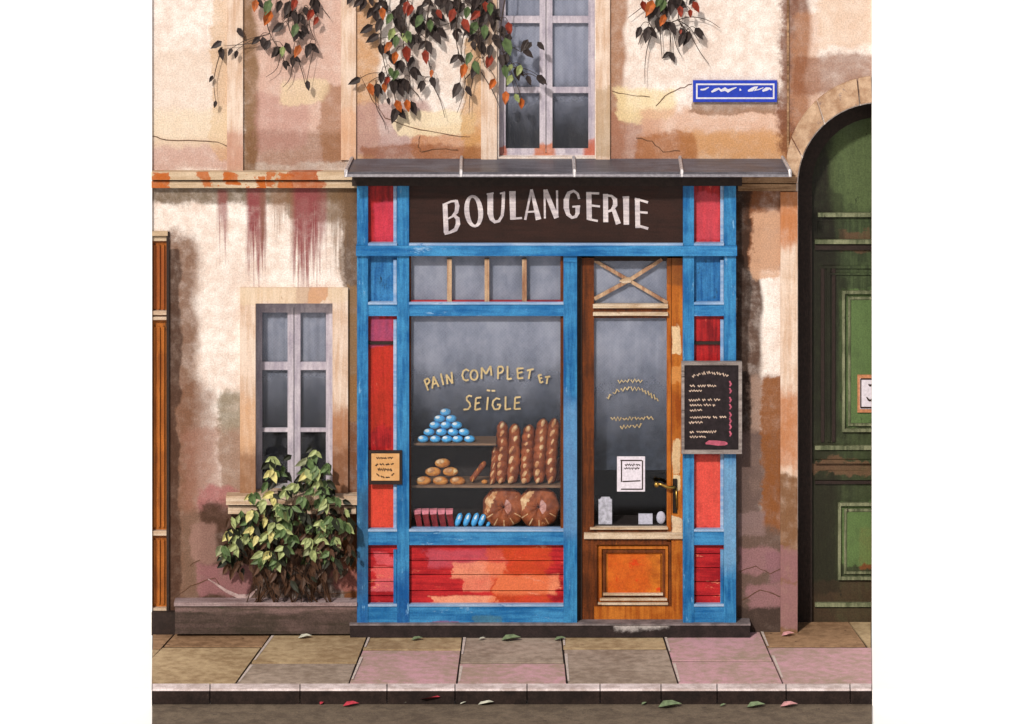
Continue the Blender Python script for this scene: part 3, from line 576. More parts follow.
# sign board with painted letters
SG = thing('shop_sign', 'long black fascia board reading BOULANGERIE in arched white letters', 'sign', P(546, 246, -.1))
bm = new(); box(bm, 408.8, 683.2, 184, 247, -.105, -.06); obj('board', bm, SIGN, SG)
def ell(cx, cy, rx, ry, tx, ty, rot):
    out = []
    for k in range(25):
        a = 2 * math.pi * k / 24; w = tx * abs(math.cos(a)) ** 1.3 + ty * (1 - abs(math.cos(a)) ** 1.3)
        x, y = (rx - w / 2) * math.cos(a), (ry - w / 2) * math.sin(a)
        out.append((cx + x * math.cos(rot) - y * math.sin(rot), cy + x * math.sin(rot) + y * math.cos(rot), w))
    return out
SGN = [[(445, 203.6, 4.8), (446.2, 233, 4.8)], [(443.2, 204.8, 1.8), (451, 201.5, 2), (456.5, 200.8, 2.4)], [(456, 200.2, 3.4), (457.3, 206, 4.4), (456.4, 212, 4), (452.5, 216.4, 2.2)], [(448, 218.8, 1.6), (454, 215.6, 2)],
 [(454, 215.2, 2.4), (457.6, 218.6, 4.2), (458, 224, 4.6), (455.6, 229.6, 4), (450, 232.4, 2.6), (444.6, 234, 2)],
 ell(473.7, 211.2, 9.4, 16.3, 5, 2.6, -.1),
 [(490.3, 193.2, 5.8), (490.3, 213.5, 5.8), (491.8, 219, 4.6), (495, 222, 3.2), (499, 221, 2.8), (502.2, 215.5, 3), (503, 208, 3.2), (503.6, 192.2, 3.2)], [(500, 193.6, 1.6), (505, 192.4, 1.8)], [(486.8, 194.4, 1.6), (493.6, 193, 1.6)],
 [(512.4, 191.2, 6.4), (513, 219.6, 5.6)], [(510.4, 218.8, 2), (522, 218, 2)],
 [(531.3, 189.6, 2), (525.2, 219.8, 2.4)], [(531.4, 189.4, 2.6), (538.6, 219.6, 5.6)], [(527.8, 212, 1.8), (536, 211.4, 1.8)],
 [(544.5, 189.6, 2), (544.9, 218.4, 2)], [(545.2, 190, 4.4), (556.6, 218, 5)], [(557, 190.4, 2), (557.4, 217.6, 2)],
 [(579.2, 199, 2.2), (577.6, 193.8, 2.5), (573.6, 190.9, 2.6), (568.8, 193, 3.6), (566.3, 200, 5.4), (566.3, 208, 5.4), (568.2, 214.5, 4), (572, 217.7, 2.8), (575.8, 216.5, 3.2), (577.5, 213, 4.2), (577.6, 206.6, 4.6)], [(572.4, 206.8, 1.8), (580.2, 206.2, 1.8)],
 [(588.8, 192, 5.2), (589.3, 219.6, 5.2)], [(586.2, 193, 2), (599.2, 193.4, 2.2)], [(591, 205.4, 2), (600, 206.5, 2)], [(588, 219, 2), (597.8, 221, 2.2)],
 [(605.5, 194, 5), (605.8, 222.2, 5)], [(604, 195, 2), (611.6, 196, 2.4), (615, 199.5, 4.4), (615.2, 205, 4.6), (612, 210, 3), (608, 211.6, 2)], [(613.6, 209.6, 4), (618.4, 224, 5.2)],
 [(626, 196.4, 6), (626.4, 224.8, 5.4)], [(622.6, 197.2, 1.6), (629.2, 197, 1.6)],
 [(637.3, 198.4, 4.8), (637.8, 228, 4.8)], [(634.8, 198.6, 2), (648, 202.4, 2.4)], [(639, 212, 2.2), (647.6, 212.8, 2.2)], [(635.4, 225, 2.4), (648.2, 228.6, 2.6)]]
bm = new()
for i, s in enumerate(SGN): ribbon(bm, s, -.1075 - .0005 * (i % 5), .003)
obj('lettering', bm, WHITE_L, SG)

# interior: room box, display case
bm = new()
x0, x1, z0, z1 = X(362), X(733), .02, Z(182)
wbox(bm, x0, x1, 1.6, 1.62, z0, z1); wbox(bm, x0 - .02, x0, .36, 1.62, z0, z1); wbox(bm, x1, x1 + .02, .36, 1.62, z0, z1); wbox(bm, x0, x1, .0, 1.62, z0 - .02, z0); wbox(bm, x0, x1, .35, 1.62, z1, z1 + .02)
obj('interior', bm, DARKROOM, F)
bm = new(); box(bm, 404, 578, 443, 545, .30, .32); box(bm, 577.2, 579.4, 256, 622, -.05, .34); box(bm, 404, 577, 531.2, 535, -.055, .31); box(bm, 405, 408, 256, 535, -.055, .31); obj('display_case', bm, CASE, F)
def cloth(name, x0, x1, y0, y1, dep, m, lab, n=90, amp=.012, hem=0):
    bm = new(); row = []
    for k in range(n + 1):
        px = x0 + (x1 - x0) * k / n; yy = dep + amp * math.sin(k * .8) + amp * .5 * math.sin(k * 1.9 + 1)
        row.append([bm.verts.new((X(px, dep), yy, Z(y0, dep))), bm.verts.new((X(px, dep), yy, Z(y1 + hem * math.sin(k * .55) + hem * .6 * math.sin(k * 1.3), dep)))])
    for k in range(n): bm.faces.new((row[k][0], row[k + 1][0], row[k + 1][1], row[k][1]))
    return tag(obj(name, bm, m, smooth=True), lab, 'curtain')
cloth('haze_curtain', 407, 566, 314, 440, -.04, NET_SHOP, 'fine grey net sheet painting haze behind the bread window lettering', amp=.001)  # near-flat net just behind the pane paints haze on the glass
bm = new(); box(bm, 404, 572, 300, 447, .27, .285); tag(obj('back_panel', bm, BACKP), 'dim blue grey panel at the back of the bread window above the shelves', 'panel')
cloth('haze_curtain', 406, 566, 254, 303, -.03, NET_TOP, 'pale short curtain behind the four panes above the bread window', amp=.001)
cloth('haze_curtain', 592, 669, 315, 480, .012, NET_DOOR, 'fine grey net sheet painting haze behind the glass of the shop door', 60, amp=.001)  # same haze, painted by a net behind the door pane
bm = new(); box(bm, 580, 684, 300, 470, .2, .215); tag(obj('back_panel', bm, BACKP), 'dim blue grey screen standing inside the shop door', 'panel')
cloth('haze_curtain', 592, 669, 258, 305, .012, NET_TOP, 'pale curtain behind the crossed bars above the shop door', 60, amp=.001)
S1, S2, S3 = Z(443.5, .0), Z(485.5, .0), Z(531.2, -.05)
bm = new(); wbox(bm, X(414), X(496), .0, .24, S1 - .014, S1); tag(obj('display_shelf', bm, SHELF, bev=.002), 'short upper shelf in the bread window holding the blue sweets', 'shelf')
bm = new(); wbox(bm, X(411), X(561), .0, .29, S2 - .016, S2); tag(obj('display_shelf', bm, SHELF, bev=.002), 'long lower shelf in the bread window holding rolls and baguettes', 'shelf')

# ------------------------------------------------------------------ shop door
DR = thing('shop_door', 'glazed ochre shop door with orange lower panel and brass lever', 'door', (X(630), -.02, .03))
yD = -.035
bm = new(); box(bm, 577.6, 582, 257, 621, yD - .012, .05); obj('frame', bm, DARKWOOD, DR)
bm = new(); box(bm, 582.2, 594, 258, 620, yD, .02); obj('stile', bm, BROWN, DR, bev=.004)
bm = new(); box(bm, 671.6, 682.8, 258, 620, yD, .02); obj('stile', bm, ORANGE, DR, bev=.004)
bm = new(); box(bm, 666.8, 671, 258, 540, yD + .012, .02); obj('inner_stile', bm, ORANGE, DR, bev=.004)
bm = new(); box(bm, 594, 666.8, 305, 318, yD + .006, .02); obj('rail', bm, BROWN, DR)
for y0, y1 in ((304.4, 308.2), (312.4, 315.8), (527.6, 529.6)):
    bm = new(); box(bm, 593 if y0 < 500 else 590, 668, y0, y1, yD - .018, 0); obj('moulding', bm, PALEWOOD, DR, bev=.003)
bm = new(); box(bm, 584, 682.6, 533, 539, yD - .024, 0); obj('moulding', bm, PALEWOOD, DR, bev=.004)
bm = new(); box(bm, 594, 666.8, 529.8, 542, yD + .004, .02); obj('rail', bm, BROWN, DR)
bm = new(); box(bm, 594, 666.8, 256, 261, yD + .004, .02); obj('rail', bm, DARKWOOD, DR)
bm = new(); box(bm, 594, 671.6, 606, 620, yD + .003, .02); obj('rail', bm, ORANGE, DR)
bm = new(); box(bm, 590, 676, 540, 608, -.005, .018)
LP = obj('lower_panel', bm, ORANGE, DR, bev=.002)
for k, (a, m) in enumerate((((594.2, 671.4, 542, 606), BROWN), ((599, 668, 546.5, 602), ORANGE), ((603, 665, 550, 598.5), BROWN))):
    bm = new(); x0, x1, y0, y1 = a; w = 2.6; f = yD - .004 + .008 * k
    for q in ((x0, x0 + w, y0, y1), (x1 - w, x1, y0, y1), (x0 + w, x1 - w, y0, y0 + w), (x0 + w, x1 - w, y1 - w, y1)): box(bm, *q, f, -.004)
    obj('moulding', bm, m, LP, bev=.002)
bm = new(); box(bm, 608, 660.5, 554.5, 594, -.026, -.004); obj('raised_field', bm, PANEL, LP, bev=.012)
for x0, x1, y in ((600, 667, 599.6), (598, 668, 604), (603, 663, 594.5)):
    bm = new(); box(bm, x0, x1, y - 1, y + 1, yD - .016, -.02); obj('moulding', bm, PALEWOOD, LP, bev=.002)
bm = new(); box(bm, 593, 668, 260, 306, -.006, 0); obj('transom_light', bm, GLASS, DR)
bm = new(); ribbon(bm, [(593.5, 260, 3.4), (630, 281, 3.4), (667.5, 303, 3.4)], -.03, .018); obj('glazing_bar', bm, TAN, DR); bm = new(); ribbon(bm, [(662, 259.5, 3.6), (629, 280.5, 3.6), (594.5, 299, 3.6)], -.0335, .018); obj('glazing_bar', bm, TAN, DR)
bm = new(); prism(bm, [(619, 281), (626, 277.5), (631, 277.8), (631, 282.6), (624, 283.6)], -.043, -.02); obj('boss', bm, PALEWOOD, DR, bev=.003)
bm = new(); box(bm, 593, 668, 317, 529, -.006, 0); DP = obj('pane', bm, GLASS, DR)
def scribble(bm, x0, x1, y0, y1, yf, w=1.1, amp=1.3, words=3, step=1.1, i0=0):
    """illegible handwriting: broken wavy strokes from (x0,y0) to (x1,y1)"""
    L = x1 - x0; cuts = sorted(random.uniform(.15, .9) for _ in range(words - 1)); spans = list(zip([0] + [c + .05 for c in cuts], [c - .03 for c in cuts] + [1]))
    for i, (a, b) in enumerate(spans):
        if (b - a) * L < 2: continue
        n = max(3, int((b - a) * L / step)); pts = []
        for k in range(n + 1):
            t = a + (b - a) * k / n
            pts.append((x0 + L * t, y0 + (y1 - y0) * t + (amp if k % 2 else -amp) * random.uniform(.3, 1), w * random.uniform(.8, 1.3)))
        ribbon(bm, pts, yf - .0004 * ((i + i0) % 3), .0009, split=False)
def arcscribble(bm, pts, yf, **k):
    for i in range(len(pts) - 1): scribble(bm, pts[i][0] + .8, pts[i + 1][0] - .8, pts[i][1], pts[i + 1][1], yf, words=1, i0=i, **k)
bm = new()
arcscribble(bm, [(617, 382), (630, 380.6), (643, 381.5)], -.0075, w=1.2, amp=2.2, step=1.7)
obj('lettering', bm, CREAM_L, DP); bm = new()
arcscribble(bm, [(606, 399), (612, 393.5), (620, 390), (630, 388.5), (641, 389), (647, 392.5), (653, 396.5), (659, 400.5)], -.0075, w=1.2, amp=2.2, step=1.7)
obj('lettering', bm, CREAM_L, DP); bm = new()
arcscribble(bm, [(610, 418.5), (622, 419), (634, 418.5), (646, 418.4), (654, 417.6)], -.0075, w=1.2, amp=2.2, step=1.7)
obj('lettering', bm, CREAM_L, DP); bm = new()
arcscribble(bm, [(619.5, 427.5), (632, 426.5), (642, 425.5)], -.0075, w=1.2, amp=2.2, step=1.7)
obj('lettering', bm, CREAM_L, DP)
bm = new(); box(bm, 672.6, 677, 479, 513, yD - .014, yD + .002); HP = obj('handle', bm, IRON, DR, bev=.006)
bm = new(); y = yD - .045
tube(bm, [P(674.5, 487.5, yD - .01), P(674, 487.5, y), P(668, 487.5, y), P(661, 484.3, y - .003), P(658, 484, y)], [.012, .012, .011, .01, .009], 8); ellipsoid(bm, P(656.5, 484.6, y), (.018, .018, .02)); obj('lever', bm, BRASS, HP, smooth=True)
bm = new(); tube(bm, [P(676.3, 488, yD - .018), P(676.6, 508, yD - .018)], .006, 6); obj('finger_plate', bm, BRASS, HP, smooth=True)

# paper notice, things on the shop floor behind the door
t = thing('paper_notice', 'white framed paper notice stuck on the shop door glass', 'notice', P(631, 491, -.012))
bm = new(); box(bm, 617, 645, 456.5, 491.5, -.012, -.0065); obj('sheet', bm, PAPER, t, bev=.002)
bm = new()
for i, s in enumerate(([(620.5, 460.5), (642, 460.5)], [(642.5, 460.5), (642.5, 489)], [(621.5, 461.2), (621.5, 482)], [(621, 489.2), (643, 489.2)], [(622.5, 481.6), (640.5, 480.8)])): ribbon(bm, s, -.0125 - .0004 * (i % 2), .0008, w=1.3)
scribble(bm, 625, 640, 464.8, 464.8, -.0128, 1.2, 1.2, 2); scribble(bm, 624.5, 639.5, 468.6, 468.2, -.0128, 1.1, 1.2, 2); obj('print', bm, INK, t)
bm = new(); box(bm, 598.5, 612, 499.5, 524.5, .03, .05); prism(bm, [(600, 499.5), (611, 499.5), (609.5, 497), (601.5, 497)], .034, .046)
tag(obj('paper_bag', bm, plain('grey_paper', C(196, 190, 198, k=1), .8, var=.3), bev=.003), 'grey paper bag standing behind the door glass', 'bag')
bm = new(); box(bm, 638.5, 652.5, 514, 525, .03, .05); tag(obj('price_card', bm, PAPER, bev=.003), 'small white oblong card behind the door glass', 'card')
bm = new(); c = P(661, 517.6, .04); ellipsoid(bm, c, (.034, .014, .046)); tag(obj('white_dish', bm, PAPER, smooth=True), 'small round white dish upright beside the oblong card', 'dish')
bm = new(); box(bm, 594, 670, 525.2, 530, .0, .30); tag(obj('floor_ledge', bm, CASE), 'dark low ledge just behind the shop door glass', 'ledge')

# ------------------------------------------------------------------ signs
t = thing('street_sign', 'blue enamel street name plate with white border on the upper wall', 'sign', P(735, 101, -.03))
bm = new(); box(bm, 693, 777, 80.5, 102, -.03, .0); obj('plate', bm, ENAMEL, t, bev=.004)
bm = new(); x0, x1, y0, y1, w = 696, 774.5, 83.5, 99, 1.6
for q in ((x0, x0 + w, y0, y1), (x1 - w, x1, y0, y1), (x0 + w, x1 - w, y0, y0 + w), (x0 + w, x1 - w, y1 - w, y1)): box(bm, *q, -.0318, -.028)
obj('border', bm, ENAMEL_W, t)
for i, s in enumerate(([(700.5, 89.6, 1.2), (703, 89.6, 1.8), (705, 89.2, 1.8), (708.8, 87.2, .8)], [(711.5, 92, 1.6), (715, 90, 2.8), (719, 88.6, 2), (721, 90.6, 2.4), (725, 89, 3.6), (728, 91, 3.4), (732, 89, 2), (736.5, 87.4, .8)], [(739.8, 88.6, .8), (740.6, 90.6, 2.2)], [(748, 91, 1.6), (752, 89.6, 3.6), (755, 87.4, 2), (757.5, 86.4, 1.2), (755, 90.4, 2.6), (759, 89.4, 1.2), (763.5, 87.6, .7)], [(762.5, 91, 1.8), (766.5, 89, 3.6), (769.5, 88.4, 1.8), (771.5, 89.8, 1.6)])):
    bm = new(); ribbon(bm, s, -.0318 - .0004 * (i % 2), .002, split=False); obj('lettering', bm, ENAMEL_W, t)

t = thing('menu_board', 'grey framed chalkboard menu hung over the right blue post', 'menu board', P(712, 453, -.17))
bm = new(); box(bm, 683, 741, 364, 452, -.165, -.14); obj('slate', bm, SLATE, t)
bm = new()
for q in ((681.5, 684.4, 362, 454), (738.6, 742, 362, 454), (684.4, 738.6, 362, 365.2), (684.4, 738.6, 450, 454)): box(bm, *q, -.178, -.135)
obj('frame', bm, GREYWOOD, t, bev=.003)
bm = new()
arcscribble(bm, [(691.5, 377), (696, 375), (701, 373.6), (706, 373), (711, 372.8), (716, 373.4), (722, 374.6), (729, 376.2)], -.1665, w=1.2, amp=1.6)
obj('lettering', bm, CHALK, t)
for i, (a, b, y, n) in enumerate(((690, 716, 386, 4), (689, 704, 391, 2), (689, 720, 400, 4), (690, 715, 405.3, 3), (690, 702, 410.5, 2), (690, 726, 417.4, 3), (689, 702.5, 422.6, 2), (690, 716, 432, 3), (690, 705.5, 437, 2))):
    bm = new(); scribble(bm, a, b, y, y - .3, -.1665, 1.15, 1.2, n, 1.2, i); obj('lettering', bm, CHALK, t)
bm = new(); ribbon(bm, [(705.5, 443.6, 1.4), (709, 442.4, 4.2), (718, 443.2, 5), (725, 443.4, 4), (727.5, 443.6, 1.4)], -.1662, .001); obj('chalk_smear', bm, CHALKP, t)
for y in (381, 388, 397, 404, 412, 418, 424, 431):
    bm = new(); ribbon(bm, [(729.5, y, 1.4), (731, y + 3, 2), (729.8, y + 5.4, 1)], -.1662, .001); obj('chalk_mark', bm, CHALKP, t)
t = thing('notice_card', 'tan card with dark lettering on the left red panel', 'notice', P(386, 483, -.14))
bm = new(); box(bm, 369, 402, 450.5, 484.5, -.134, -.12); obj('backing', bm, DARKWOOD, t)
bm = new(); box(bm, 371.4, 399.4, 453.6, 480.6, -.14, -.133); obj('card', bm, CARD, t, bev=.002)
bm = new(); scribble(bm, 376.5, 392.5, 458, 458, -.1412, 1.2, .9, 2); arcscribble(bm, [(374.5, 465.4), (379, 464), (385, 464.4), (390, 464.6), (394.6, 463.6)], -.1412, w=1.2, amp=.9)
scribble(bm, 378, 391.5, 469.2, 469.8, -.1412, 1.5, 1.6, 1, .9); arcscribble(bm, [(375.8, 473.6), (380, 476.2), (385, 477.4), (390.5, 477.4)], -.1412, w=1.1, amp=.6); scribble(bm, 391.4, 394.2, 475.4, 473.4, -.1412, 1.2, .8, 1); obj('lettering', bm, INK, t)

# ------------------------------------------------------------------ doorstep
bm = new(); wbox(bm, X(350, -.15), X(750, -.15), -.15, .0, .0, Z(625.5, -.15)); wbox(bm, X(349.5, -.156), X(750.5, -.156), -.156, .0, Z(625.5, -.15) + .0005, Z(625.5, -.15) + .013, 1); tag(obj('doorstep', bm, [DOORSTEP, plain('pale_nosing', C(128, 118, 120), .7, var=.35, scale=14)], bev=.004), 'low dark stone step worn pale before the shop door', 'step')  # second box: pale cap along the step's top edge

# ------------------------------------------------------------------ arched green door
t = thing('arched_door', 'green panelled carriage door under the stone arch', 'door', P(880, 632, .28))
yg = .28
bm = new()
pts = [(798, 640)] + [(x, arch(x)) for x in ax] + [(962, 640)]
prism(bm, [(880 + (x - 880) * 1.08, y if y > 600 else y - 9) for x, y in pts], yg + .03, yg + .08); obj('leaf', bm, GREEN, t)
bm = new()
for k in range(0, 32):
    pass
def archband(r0, r1, y0, y1, m, nm):
    bm = new()
    A = [math.pi * (1 - k / 24) for k in range(25)]
    o = [(880 + r0 * math.cos(a), 185 - r0 * math.sin(a)) for a in A]; i = [(880 + r1 * math.cos(a), 185 - r1 * math.sin(a)) for a in A]
    prism(bm, [(o[0][0], 640)] + o + [(o[-1][0], 640), (i[-1][0], 640)] + i[::-1] + [(i[0][0], 640)], y0, y1); obj(nm, bm, m, t, bev=.004)
archband(90, 68, yg - .01, yg + .06, DARKWOOD, 'frame')
for y0, y1, d, m in ((213, 217, .03, GREENLIT), (222, 239, .006, GREEN), (240, 244, .04, GREENLIT), (244.5, 250, .02, DARKWOOD), (446, 450, .03, GREENLIT), (451, 459, .012, GREEN), (460, 463.5, .03, GREEN), (471, 480, .012, GREEN), (481, 484, .02, DARKWOOD), (603, 607, .03, GREENLIT), (608, 628, .012, GREEN)):
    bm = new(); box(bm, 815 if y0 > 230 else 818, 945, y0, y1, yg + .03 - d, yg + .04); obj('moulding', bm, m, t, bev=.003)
for x0, x1, y0, y1 in ((842, 918, 291, 432), (838, 922, 503, 580)):
    bm = new()
    for k, (e, w, d) in enumerate(((0, 3, .03), (6, 2.5, .018))):
        a, b, c, dd = x0 + e, x1 - e, y0 + e, y1 - e
        for q in ((a, a + w, c, dd), (b - w, b, c, dd), (a + w, b - w, c, c + w), (a + w, b - w, dd - w, dd)): box(bm, *q, yg + .03 - d, yg + .04)
    pn = obj('panel_moulding', bm, GREENLIT, t, bev=.003)
    bm = new(); box(bm, x0 + 9, x1 - 9, y0 + 9, y1 - 9, yg + .016, yg + .04); obj('raised_field', bm, GREEN, pn, bev=.006)
for x0, m_ in ((821, DARKWOOD), (827, GREEN), (832, DARKWOOD)):
    bm = new(); box(bm, x0, x0 + 3.4, 266, 442, yg + .018, yg + .04); obj('moulding', bm, m_, t, bev=.003)
for q in ((821, 940, 266, 268.5), (827, 934, 273, 275)):
    bm = new(); box(bm, *q, yg + .016, yg + .04); obj('moulding', bm, GREEN, t, bev=.003)
t = thing('door_notice', 'small white notice in an orange frame on the green door', 'notice', P(876, 412, yg))
bm = new(); box(bm, 857.5, 895, 375, 412.5, yg + .0, yg + .016); obj('frame', bm, plain('orange_frame', C(206, 140, 100), .6), t, bev=.002)
bm = new(); box(bm, 860, 892, 378.4, 409, yg - .004, yg + .005); obj('sheet', bm, PAPER, t)
bm = new()
for i, s in enumerate(([(860.6, 379, 1.6), (892, 379, 1.6)], [(860.8, 379, 1.2), (860.8, 408, 1.2)], [(860.6, 407.6, 1.8), (892, 407.8, 1.6)], [(868.4, 384.4, 1), (870, 385.6, 2.4), (872.4, 385, 2)], [(866.6, 397, 1), (868.4, 399.6, 2), (870.4, 401, 2), (872.4, 399, 2), (874, 396, 1.4)])): ribbon(bm, s, yg - .0055 - .0004 * (i % 2), .001)
obj('print', bm, INK, t)

# ------------------------------------------------------------------ brown door at the far left
t = thing('brown_door', 'narrow strip of brown panelled wooden door at the left wall', 'door', P(150, 632, 0))
bm = new(); box(bm, 96, 168.6, 238, 640, .03, .07); obj('leaf', bm, LDOOR, t)
bm = new(); box(bm, 166.4, 169.2, 232, 640, -.02, .06); obj('frame', bm, DARKWOOD, t)
bm = new(); box(bm, 100, 167.6, 231.5, 236, -.028, .03); box(bm, 100, 166.4, 236.5, 241, .0, .03); obj('head', bm, CORNICE, t, bev=.003)
for y0, y1 in ((311, 315), (317, 320), (531, 535.5), (608, 612)):
    bm = new(); box(bm, 100, 166.4, y0, y1, -.01, .04); obj('rail', bm, SILL, t, bev=.003)
for y0, y1 in ((245, 309), (327, 527), (540, 604)):
    bm = new()
    for x in (153.5, 158, 162.5): box(bm, x, x + 1.8, y0, y1, .012, .04)
    obj('moulding', bm, LDOOR, t, bev=.003)
bm = new(); box(bm, 151.5, 175, 612.5, 636, -.06, .1); obj('threshold', bm, DARKWOOD, t, bev=.004)

# ------------------------------------------------------------------ things in the bread window
ordn = ['leftmost', 'second', 'third', 'fourth', 'rightmost']
def names(n): return {1: ['single'], 2: ['left', 'right'], 3: ['left', 'middle', 'right'], 4: ['leftmost', 'second', 'third', 'rightmost'], 5: ['leftmost', 'second', 'middle', 'fourth', 'rightmost']}[n]
rows = [('bottom', [423.5, 435, 446.5, 458, 469.5], 439), ('second', [429, 441, 452.5, 464], 432), ('third', [435, 446, 457], 425), ('fourth', [439.5, 451], 418.6), ('top', [445], 412)]
for rn, xsr, py in rows:
    for nm, px in zip(names(len(xsr)), xsr):
        c = P(px + random.uniform(-.6, .6), py, .045); bm = new()
        ellipsoid(bm, c, (.040, .036, .0255), 0, Matrix.Rotation(random.uniform(-.15, .15), 3, 'Y'))
        ellipsoid(bm, c + Vector((-.012, -.018, .012)), (.02, .018, .0125), 1)
        lab = 'blue sweet alone on top of the sweet pyramid' if rn == 'top' else f'{nm} blue sweet in the {rn} row of the sweet pyramid'
        tag(obj('blue_sweet', bm, [SWEET, SWEET_GLINT], smooth=True, loc=c - Vector((0, 0, .025))), lab, 'sweet', 'blue sweets piled on the upper shelf')
for rn, xsr, py in (('bottom', [423.5, 440.5, 457.5], 480.8), ('middle', [433, 450.5], 471.6), ('top', [442.5], 463)):
    for nm, px in zip(names(len(xsr)), xsr):
        c = P(px, py, .05); bm = new()
        ellipsoid(bm, c, (.056, .042, .031), 0, Matrix.Rotation(random.uniform(-.12, .12), 3, 'Y'), bump=.0015)
        ellipsoid(bm, c + Vector((-.014, -.022, .013)), (.032, .024, .0185), 1)
        lab = 'golden roll alone on top of the roll pile' if rn == 'top' else f'{nm} golden roll in the {rn} row of the roll pile'
        tag(obj('bread_roll', bm, [ROLL, FLOUR], smooth=True, loc=c - Vector((0, 0, .03))), lab, 'bread roll', 'bread rolls piled on the lower shelf')
def baguette(p0, p1, r, lab, name='baguette', cuts=7, grp='baguettes leaning in the bread window', mats=None):
    a, b = Vector(p0), Vector(p1); n = 40; bm = new(); pts = []
    for k in range(n + 1):
        t_ = k / n; pts.append(a.lerp(b, t_) + Vector((math.sin(t_ * 5 + a.x * 9) * r * .12, 0, 0)))
    tube(bm, pts, lambda t_: r * (max(1 - abs(2 * t_ - 1) ** 7, .02) ** .5) * (1 + .07 * math.sin(t_ * cuts * 6.28)), 14)
    d = (b - a).normalized()
    for k in range(cuts):
        t_ = (k + .5) / cuts; c = a.lerp(b, t_) + Vector((0, -r * .62, 0))
        ellipsoid(bm, c + Vector((r * random.uniform(-.4, 0), 0, 0)), (r * random.uniform(.26, .44), r * .5, (b - a).length / cuts * random.uniform(.42, .6)), 1, Matrix.Rotation(random.uniform(.3, .6), 3, 'Y') @ Matrix.Rotation(math.atan2(d.y, d.z), 3, 'X').inverted(), 10, 6)
    tag(obj(name, bm, mats or [CRUST, FLOUR], smooth=True, loc=a), lab, 'baguette' if name == 'baguette' else 'bread stick', grp)
bl = ['leftmost of the five tall baguettes, nearest the upper shelf', 'second tall baguette from the left on the lower shelf', 'middle one of the five tall baguettes on the lower shelf', 'fourth tall baguette from the left on the lower shelf', 'rightmost of the five tall baguettes beside the blue post']
for (x0, x1, yt), lab in zip(((501, 503, 421), (511.5, 516, 423.5), (524.5, 530.5, 424.5), (538, 543.5, 418.5), (551, 554, 418)), bl):
    top = P(x1, yt, .13); baguette((X(x0, .05), .05, S2 + .002), top, random.uniform(.043, .050), lab, cuts=random.choice((6, 7, 7, 8)))
baguette((X(492.5, .03), .03, S2 + .002), P(495.5, 446, .10), .024, 'short slim loaf propped against the leftmost tall baguette', cuts=5)
baguette((X(558, .12), .12, S2 + .002), P(559.5, 457, .2), .02, 'small dark bread stick in the right corner of the lower shelf', cuts=4, mats=[CRUST, CRUST])
baguette((X(471, .05), .05, S2 + .018), P(485, 461.5, .12), .02, 'brown bread stick leaning diagonally beside the roll pile', cuts=3, mats=[CRUST, ROLL])
bm = new(); c = Vector((X(484.5, .04), .04, S2 + .018)); ellipsoid(bm, c, (.022, .02, .016), 0); tag(obj('bread_roll', bm, ROLL, smooth=True, loc=c - Vector((0, 0, .016))), 'tiny pale roll lying alone beside the diagonal bread stick', 'bread roll', 'bread rolls piled on the lower shelf')
def ring_loaf(px, lab, ph):
    R_, r_ = .078, .072; bm = new(); n, m_ = 96, 40; c = Vector((X(px, .02), .06, S3 + .146)); grid = []
    for i in range(n):
        a = 2 * math.pi * i / n; ring = []
        for j in range(m_):
            b = 2 * math.pi * j / m_; rr = r_ * (1 + .05 * math.cos(9 * a))
            v = Vector(((R_ + rr * math.cos(b)) * math.cos(a), -rr * .62 * math.sin(b), (R_ + rr * math.cos(b)) * math.sin(a)))
            ring.append(bm.verts.new(Matrix.Rotation(-.22, 3, 'X') @ v + c))
        grid.append(ring)
    for i in range(n):
        for j in range(m_):
            a = math.degrees(2 * math.pi * (i + .5) / n); b = math.degrees(2 * math.pi * (j + .5) / m_)
            f = bm.faces.new((grid[i][j], grid[(i + 1) % n][j], grid[(i + 1) % n][(j + 1) % m_], grid[i][(j + 1) % m_]))
            if 112 + ph < a < 200 + ph and abs(b - 62) < 24 * math.cos(math.radians((a - 156 - ph) * 1.9)): f.material_index = 1  # pale crescent paints a highlight on the crust
            if (-60 < a - 360 < 70 or a < 70) and 105 < b < 160: f.material_index = 2
            if 205 < a < 335 and i % 8 == 0 and 25 < b < 80 and int(a) % 3: f.material_index = 1
    tag(obj('ring_loaf', bm, [CRUST, FLOUR, FLOURP], smooth=True, loc=(c.x, c.y, S3)), lab, 'loaf', 'round crown loaves on the window floor')
ring_loaf(503.5, 'left one of the two big round crown loaves', 0)
ring_loaf(538.5, 'right one of the two big round crown loaves, near the blue post', -8)
for k, nm in enumerate(names(5)):
    px = 417.5 + 8 * k; bm = new()
    prism(bm, [(px - 3.4, 513.5), (px + 2.6, 513), (px + 5, 527.5), (px - .4, 528)], -.02, .03, 0); prism(bm, [(px - 4, 510.5), (px + 3.4, 510), (px + 3, 514), (px - 3.2, 514.6)], -.024, .034, 1)
    c = Vector((X(px), 0, S3)); tag(obj('red_cake', bm, [CAKE, ICING], loc=c, bev=.003), f'{nm} slice in the row of five dark red iced cakes', 'cake', 'red cakes on the window floor')
